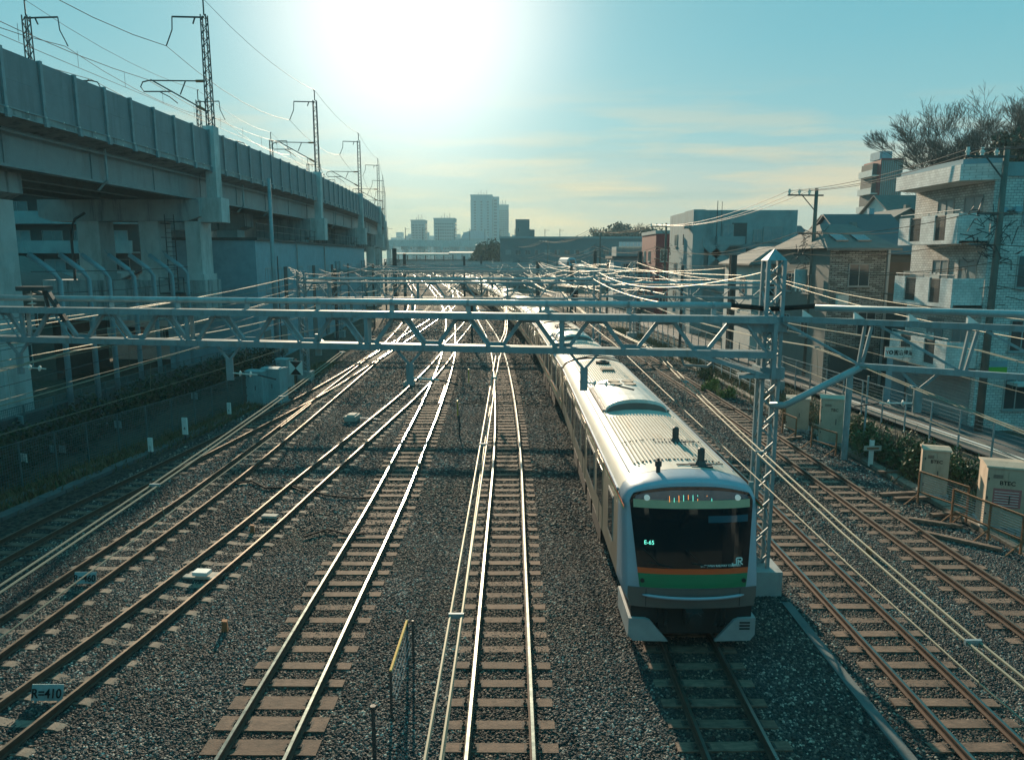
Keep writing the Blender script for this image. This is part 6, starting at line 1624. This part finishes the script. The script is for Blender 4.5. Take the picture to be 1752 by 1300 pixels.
# ================================================================== TREES
def bare_tree(name, label, x, y, z, h, spread, seed, depth=6, group=None, twig=.02, fork=3, lean_=(0,0)):
    rnd = random.Random(seed); t = thing(name, label, 'tree', (x,y,z), 0, group)
    tr = MB(); tw = MB(); rmin = max(.010, math.hypot(x, y)*.00013)
    def grow(p, d, l, r, k):
        n = 3; pts = [p]; q_ = p.copy(); dd = d.copy()
        for i in range(n):
            dd = (dd + Vector((rnd.gauss(0,.10), rnd.gauss(0,.10), rnd.gauss(.03,.06)))).normalized(); q_ = q_ + dd*(l/n); pts.append(q_.copy())
        rs = [max(rmin, r*(1-.35*i/n)) for i in range(n+1)]
        (tr if k <= 2 else tw).tube(pts, rs, 7 if k <= 1 else 4 if k <= 3 else 3, cap=False)
        if k >= depth: return
        m_ = fork if k else fork + 1
        for j in range(m_):
            a = rnd.uniform(0, 6.28); s_ = rnd.uniform(.35, .85) * spread
            ax = Vector((math.cos(a), math.sin(a), 0)); nd = (dd + ax*s_*(1.0 if k < 2 else .7)).normalized(); nd.z = max(nd.z, -.05 if k < 3 else .1)
            i0 = n if j == 0 else rnd.choice([n-1, n]); 
            grow(pts[i0], nd.normalized(), l*rnd.uniform(.62,.86), rs[i0]*rnd.uniform(.55,.75), k+1)
    grow(Vector((0,0,-.3)), Vector((lean_[0], lean_[1], 1)).normalized(), h*.26, h*.03, 0)
    tr.build('trunk', M['bark'], t); tw.build('twigs', M['bark'], t)
    return t
def leafy_tree(name, label, x, y, z, h, r, seed, n=2600, m_='leaf_dark', size=.22, group=None):
    rnd = random.Random(seed); t = thing(name, label, 'tree', (x,y,z), 0, group)
    q = MB(); q.tube([(0,0,-.5),(.1,0,h*.3),(0,.1,h*.6)], [h*.03,h*.022,h*.01], 7)
    for k in range(7):
        a = rnd.uniform(0,6.28); q.tube([(0,0,h*(.25+.05*k)),(math.cos(a)*r*.6,math.sin(a)*r*.6,h*(.45+.06*k))],[h*.012,h*.004],4)
    q.build('trunk', M['bark'], t); q = MB()
    for k in range(13):
        a = rnd.uniform(0,6.28); u = rnd.uniform(.3,1)**.5; zz = rnd.uniform(.35,.9)
        rr_ = r*u*math.sin(min(1,zz)*math.pi)**.4*.7; s_ = r*rnd.uniform(.3,.5)
        leaves(q, (rr_*math.cos(a), rr_*math.sin(a), h*zz), (s_,s_,s_*.8), n//13, size, 0, rnd)
    q.build('crown', M[m_], t); return t
def P3(px, py, Y): v = dp(px, py, Y); return v
# big bare trees behind the tiled block
bare_tree('bare_tree', 'large bare spreading tree above the white tiled block, left of the dark evergreen', 56, 92, hillz(56,92)-.5, 24, .78, 5, 8, 'bare trees on the right hill')
bare_tree('bare_tree', 'bare tree rising behind the dark evergreen at the right edge', 62, 95, hillz(62,95), 27, .85, 8, 8, 'bare trees on the right hill')
bare_tree('bare_tree', 'smaller bare tree at the left foot of the large bare one', 53.5, 96, hillz(53,96)-1, 19, .8, 21, 7, 'bare trees on the right hill')
leafy_tree('evergreen_tree', 'dark evergreen tree with a reddish tint standing behind the tiled block', 48.6, 77, hillz(48,77)-1, 15.8, 5.6, 3, 9000, 'leaf_dark', .28)
leafy_tree('evergreen_tree', 'second dark evergreen at the right edge of the view', 54.5, 82, hillz(54,82), 17, 6, 4, 6500, 'leaf_dark', .3)
leafy_tree('orange_tree', 'small tree with orange brown foliage between house and tiled block', 31.5, 62, 2, 8.5, 1.6, 6, 1300, 'leaf_dry', .14)
for i, (x, y, h, sp, dd, lab) in enumerate([(33,100,8,1.1,6,'bare scrub behind the utility pole'),(37,88,7,1.2,6,'bare scrub below the white gabled house'),(40,96,8,1.2,6,'tangled bare tree among the hill houses'),(45,92,7,1.2,6,'low bare tree left of the apartment block'),(35,110,8,1.0,6,'bare tree on top of the hill left'),(30,88,6,1.2,6,'bare scrub right of the concrete block')]):
    bare_tree('bare_tree', lab, x, y, hillz(x,y)-.5, h, sp, 40+i, dd, 'small bare trees among the hill houses')
def scrub(label, pts, seed, mm, hgt, n, size):
    q = MB(); rnd = random.Random(seed)
    for (x, y, z, r) in pts: leaves(q, (x,y,z+hgt*.4), (r,r,hgt*.6), n, size, 0, rnd)
    tag(q.build('undergrowth', M[mm]), label, 'undergrowth', None, 'stuff')
rnd = random.Random(17)
pts_ = []
for _ in range(110):
    x = rnd.uniform(29,75); y = rnd.uniform(62,125); pts_.append((x,y,hillz(x,y)-.4,rnd.uniform(1,2.6)))
scrub('brown winter undergrowth covering the slope between the hill houses', pts_, 5, 'leaf_dry', 2.4, 160, .16)
pts_ = []
for _ in range(70):
    x = rnd.uniform(29,75); y = rnd.uniform(62,125); pts_.append((x,y,hillz(x,y)-.4,rnd.uniform(1,2.2)))
scrub('dark green undergrowth on the slope between the hill houses', pts_, 6, 'leaf_dark', 2.6, 140, .18)
# wooded knoll beyond the shops
for i, (px, py, Y, h, r, bare) in enumerate([(1080,372,300,17,8,1),(1063,382,305,15,8,0),(1045,386,300,14,7,1),(1095,380,295,15,7,1),(1027,393,310,12,7,0),(1010,399,300,9,6,1),(985,399,300,8,5,1),(1050,392,280,12,8,0),(1100,390,285,13,8,0),(1122,396,290,12,7,0)]):
    top = dp(px, py, Y)
    lab = ['bare round crowned tree on top of the wooded knoll','dark tree left of the round crowned one on the knoll','bare tree halfway down the knoll','bare tree on the right shoulder of the knoll','low dark tree on the left slope of the knoll','bare tree at the left foot of the knoll','small bare bush tree left of the knoll','dark tree at the front of the knoll','dark tree at the right front of the knoll','dark tree at the right end of the knoll'][i]
    if bare: 
        bare_tree('bare_tree', lab, top.x, Y, top.z-h, h*1.02, 1.15, 60+i, 6, 'trees on the far knoll')
    leafy_tree('knoll_tree', lab + ', leafy lower part' if bare else lab, top.x+1.5, Y+3, top.z-h*(1.1 if bare else 1), h*(.85 if bare else 1), r, 80+i, 1100, 'leaf_dark', .6, 'trees on the far knoll')
leafy_tree('evergreen_tree', 'rounded dark evergreen against the sky left of the concrete block', dp(1157,366,130).x, 130, dp(1157,366,130).z-11, 11, 2.4, 91, 1700, 'leaf_dark', .25)
for i, (px, py, Y, h, r) in enumerate([(838,410,265,12,7),(826,416,262,10,5),(852,414,262,11,5),(865,417,262,9,5),(845,418,250,9,6)]):
    top = dp(px, py, Y); leafy_tree('round_tree', ['dark round tree in front of the tall tower block','low dark tree left of the round one','dark tree right of the round one','dark tree touching the long dark building','dark tree in front of the round group'][i], top.x, Y, top.z-h, h, r, 120+i, 1300, 'leaf_dark', .5, 'dark trees at the end of the tracks')

# ================================================================== THE FAR CITY
def facade(B, w, z0, z1, nx, nz, m_='glass', ww=.6, hh=.5, y=0, x0=0, ang=0, org=None):
    """window bands of a distant tower, each floor one part"""
    st = (z1-z0)/nz; sx = w/nx
    q = MB()
    for i in range(nx): q.box(x0+sx*(i+.5-ww/2), x0+sx*(i+.5+ww/2), y-.25, y+.05, -st*hh/2, st*hh/2)
    me = q.mesh('window_band', M[m_])
    for k in range(nz): ob('window_band', me, B, (0, 0, z0+st*(k+.5)), 0)
def tower(label, px0, px1, pyt, Y, d, m_, floors, nx, cap=None, side=True, ang=0, ww=.7, hh=.45):
    a = dp(px0, pyt, Y); b_ = dp(px1, pyt, Y); w = b_.x-a.x; h = a.z
    B = thing('office_tower', label, 'tower', (a.x, Y, 0)); block(B, 'wall', 0, w, 0, d, -1, h, m_)
    facade(B, w*.9, h*.12, h*.93, nx, floors, 'glass', ww, hh, 0, w*.05)
    q = MB(); q.box(-.4,w+.4,-.4,d+.4,h,h+1.2); q.build('parapet', M[m_], B)
    if side:
        q = MB(); st = (h*.85)/floors
        for k in range(floors): q.box(w-.05,w+.3,1,d-1,h*.1+st*(k+.25),h*.1+st*(k+.75)); q.box(-.3,.05,1,d-1,h*.1+st*(k+.25),h*.1+st*(k+.75))
        q.build('side_window_bands', M['glass'], B)
    q = MB()
    for k in range(4): q.tube([(w*(.35+.13*k), d*.3, h), (w*(.35+.13*k), d*.3, h + 4 + 3*(k % 2))], .25, 4)
    q.build('antenna', M['steel_dark'], B)
    return B, w, h
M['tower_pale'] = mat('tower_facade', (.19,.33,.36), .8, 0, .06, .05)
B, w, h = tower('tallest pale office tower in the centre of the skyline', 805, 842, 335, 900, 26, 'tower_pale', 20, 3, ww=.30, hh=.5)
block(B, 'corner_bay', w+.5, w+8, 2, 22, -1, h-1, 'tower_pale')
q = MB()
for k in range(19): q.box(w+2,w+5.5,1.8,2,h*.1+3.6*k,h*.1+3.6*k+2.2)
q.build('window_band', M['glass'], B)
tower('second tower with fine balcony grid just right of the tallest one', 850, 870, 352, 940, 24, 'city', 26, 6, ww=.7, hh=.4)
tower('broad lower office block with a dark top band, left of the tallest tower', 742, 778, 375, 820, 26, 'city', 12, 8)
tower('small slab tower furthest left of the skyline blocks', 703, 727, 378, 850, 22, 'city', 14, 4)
B = thing('domed_hall', 'low hall with a blue domed roof at the foot of the tallest tower', 'building', (dp(812,410,700).x, 700, 0))
q = MB(); n = 16; pr = [(0,0),(60*700/1280,0)]
wd = 26*700/1280*1.6
block(B, 'wall', -wd*.9, wd*.95, 0, 30, -1, dp(800,408,700).z, 'city')
q = MB(); zz = dp(800,408,700).z; hh = dp(812,394,700).z - zz
q.prism([(-wd*.55,zz)] + [(wd*.55*math.sin(t), zz + hh*math.cos(t)) for t in [(-.5+k/14)*math.pi for k in range(15)]], 'y', 2, 28); q.build('dome_roof', M['wall_blue'], B)
rnd = random.Random(5)
labs = ['far', 'distant', 'low far', 'hazy']
for i in range(26):
    px = 668 + i*8.2 + rnd.uniform(-3,3); Y = rnd.uniform(1000,1400); py = rnd.uniform(397,409); pw = rnd.uniform(6,15)
    a = dp(px, py, Y); w = pw*Y/1280; B = thing('city_building', 'hazy low city block on the far skyline', 'building', (a.x, Y, 0), 0, 'hazy city blocks on the skyline')
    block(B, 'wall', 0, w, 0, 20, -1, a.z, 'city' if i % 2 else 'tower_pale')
    q = MB()
    for k in range(4): q.box(w*.08, w*.92, -.3, 0, a.z*(.3+.16*k), a.z*(.37+.16*k))
    q.build('window_band', M['glass'], B)['kind'] = 'stuff'
for i in range(30):
    px = 885 + i*9 + rnd.uniform(-3,3); Y = rnd.uniform(700,1100); py = rnd.uniform(404,412); pw = rnd.uniform(8,18)
    a = dp(px, py, Y); w = pw*Y/1280; B = thing('city_building', 'hazy low city block behind the long dark building', 'building', (a.x, Y, 0), 0, 'hazy city blocks right of the skyline')
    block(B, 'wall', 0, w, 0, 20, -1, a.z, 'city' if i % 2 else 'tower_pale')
# far elevated railway crossing the line
fv = thing('far_viaduct', 'distant low elevated railway crossing the end of the tracks', 'viaduct', (-40, 520, 0))
q = MB(); rings = []
FV = [(-130,430),(-100,455),(-75,480),(-45,498),(-10,506),(40,508)]
for x, y in FV: rings.append([(x+40,y-520,15.0),(x+40,y-520,19.2),(x+40,y-512,19.2),(x+40,y-512,15.0)])
q.loft(rings, closed=True); me = q.mesh('deck', M['concrete_pale']); recalc(me); ob('deck', me, fv)
for k in range(16):
    x = -118+10*k; y = interp(FV, x); q = MB(); q.box(x+39,x+41,y-519,y-514,-1,15); q.box(x+37,x+43,y-519.5,y-513.5,13.2,15); q.build('pier', M['concrete_pale'], fv)
    q = MB(); q.tube([(x+40,y-519,19.2),(x+40,y-519,27)], .22, 5); q.bar((x+40,y-519,26),(x+43,y-519,26),.2); q.build('mast', M['steel_dark'], fv)
pr_ = thing('platform_roof', 'long cream coloured station platform roof across the end of the tracks', 'roof', (-52, 330, 0))
a = dp(672,436,330); b_ = dp(768,434,330); c_ = dp(815,432,330)
q = MB(); q.prism([(-1.5,9.4),(0,9.9),(4,10.2),(8,9.8),(8,9.6),(0,9.6),(-1.5,9.2)], 'x', a.x+52, b_.x+52); q.build('roof', M['kerb'], pr_)
q = MB(); q.prism([(-3,10.2),(0,10.6),(5,10.8),(5,10.3),(-3,9.9)], 'x', b_.x+52.2, c_.x+52); q.build('roof', M['kerb'], pr_)
for k in range(9):
    q = MB(); x = a.x+52+2+4*k; q.box(x-.2,x+.2,2,2.5,0,9.6); q.build('column', M['steel_dark'], pr_)
q = MB(); q.box(a.x+52, c_.x+52, 8.2, 9, 3, 7.5); q.build('back_wall', M['city2'], pr_)
# parked white trains or coaches seen behind the wires
for i, (px, py, Y, lab) in enumerate([(978,446,170,'rounded white and blue train front parked behind the wires'),(1003,458,160,'pale train front with a dark window parked behind the wires')]):
    c_ = dp(px, py, Y); t = thing('parked_train', lab, 'train', (c_.x, Y, c_.z - 2.0), .1); t.scale = (.72, .72, .72)
    q = MB(); P_ = [(-1.5,0),(1.5,0),(1.55,2.2),(1.3,3.2),(.7,3.7),(-.7,3.7),(-1.3,3.2),(-1.55,2.2)]
    r0 = [(x*.6, -2.2 if z < 2.5 else -.6, z*.8) for x, z in P_]; r1 = [(x, 0, z) for x, z in P_]; r2 = [(x, 16, z) for x, z in P_]
    q.loft([r0, r1, r2], closed=True); q.add(r0, [tuple(range(8))]); me = q.mesh('body', M['wall_blue']); recalc(me); ob('body', me, t)
    q = MB(); q.add([(-.8,-2.0,1.9),(.8,-2.0,1.9),(.75,-.75,3.05),(-.75,-.75,3.05)], [(0,1,2,3)]); o = q.build('windscreen', M['car_black'], t, (0,-.08,.05))
    q = MB(); q.box(-1.57,1.57,.5,15.8,1.4,2.1); q.build('window_band', M['wall_blue'] if i == 0 else M['car_black'], t)
    q = MB(); q.box(-1.2,1.2,.5,15,-1.2,0); q.build('underframe', M['car_dark'], t)
# the road bridge the picture is taken from (behind the viewer, mirrored in the windscreen)
rb = thing('road_bridge', 'concrete road bridge behind the viewer mirrored in the train windscreen', 'bridge', (0, -6, 0))
q = MB(); q.box(-45,45,-6,4.6,5.9,6.9); q.build('deck', M['concrete'], rb)
for x in (-36, -27, -14, 16.5, 25, 34):
    q = MB(); q.box(x-.7,x+.7,-5.5,3.6,-.1,5.9); q.build('pier', M['concrete'], rb)
for x in range(-40, 41, 8): 
    q = MB(); q.box(x-.3,x+.3,-6,4.6,5.2,5.89); q.build('cross_beam', M['girder'], rb)
q = MB(); q.box(-45,45,4.62,4.8,5.8,7.6); q.build('parapet', M['concrete'], rb)
bk = thing('building', 'unseen dark building added behind the viewer to darken the windscreen reflection', 'building', (-38, -22, 0))  # unseen building, added to block the bright sky mirrored in the windscreen
block(bk, 'wall', 0, 34, 0, 12, -.2, 10, 'house_dark'); block(bk, 'wing', 34.01, 76, 2, 12, -.2, 9, 'house_dark')
for k in range(9): 
    for z in (2, 5.5, 9): win(bk, (34, 12), math.pi, 2+3.6*k, z, 1.6, 1.5, 1)
# a pedestrian in the street
def person(x, y, z, rz):
    t = thing('person', 'person in dark clothes and a pale cap walking in the street', 'person', (x, y, z), rz)
    V = [(0,0,.95),(0,0,1.2),(0,.01,1.42),(0,.01,1.52),(0,-.01,1.66),(.2,0,1.40),(.25,-.05,1.12),(.24,-.16,.90),(-.2,0,1.40),(-.25,.06,1.12),(-.24,.08,.88),(.1,-.02,.90),(.11,-.16,.50),(.1,-.12,.08),(.1,-.24,.05),(-.1,.02,.90),(-.11,.08,.50),(-.1,.22,.10),(-.1,.12,.04)]
    E_ = [(0,1),(1,2),(2,3),(3,4),(2,5),(5,6),(6,7),(2,8),(8,9),(9,10),(0,11),(11,12),(12,13),(13,14),(0,15),(15,16),(16,17),(17,18)]
    rad_ = [.15,.16,.14,.055,.10,.06,.048,.038,.06,.048,.038,.09,.065,.045,.04,.09,.065,.045,.04]
    me = bpy.data.meshes.new('body'); me.from_pydata(V, E_, []); me.materials.append(M['house_dark'])
    o = ob('body', me, t); sk = o.modifiers.new('skin', 'SKIN'); o.modifiers.new('sub', 'SUBSURF').levels = 1
    for v, r_ in zip(me.skin_vertices[0].data, rad_): v.radius = (r_, r_)
    me.skin_vertices[0].data[0].use_root = True
    q = MB(); q.tube([(0,0,1.60),(0,0,1.66),(0,0,1.74),(0,0,1.78)], [.115,.12,.09,.02], 12); q.build('cap', M['white'], t)
p = gp(1341, 607, .1)
person(19.3, 55.5, .1, 2.6)

# ================================================================== AIR
hz = MB(); hz.box(-1500, 1500, -60, 1450, -4, 92)
hm = bpy.data.materials.new('haze'); hm.use_nodes = True; N = hm.node_tree.nodes; L = hm.node_tree.links; N.clear()
o_ = N.new('ShaderNodeOutputMaterial'); pv = N.new('ShaderNodeVolumePrincipled'); pv.inputs['Color'].default_value = (.60, .87, .95, 1)
pv.inputs['Density'].default_value = .00045; pv.inputs['Anisotropy'].default_value = .0
L.new(pv.outputs[0], o_.inputs['Volume'])
tag(hz.build('haze', hm), kind='stuff')
sc.cycles.volume_bounces = 0
sc.cycles.max_bounces = 6
print('objects', len(bpy.data.objects))
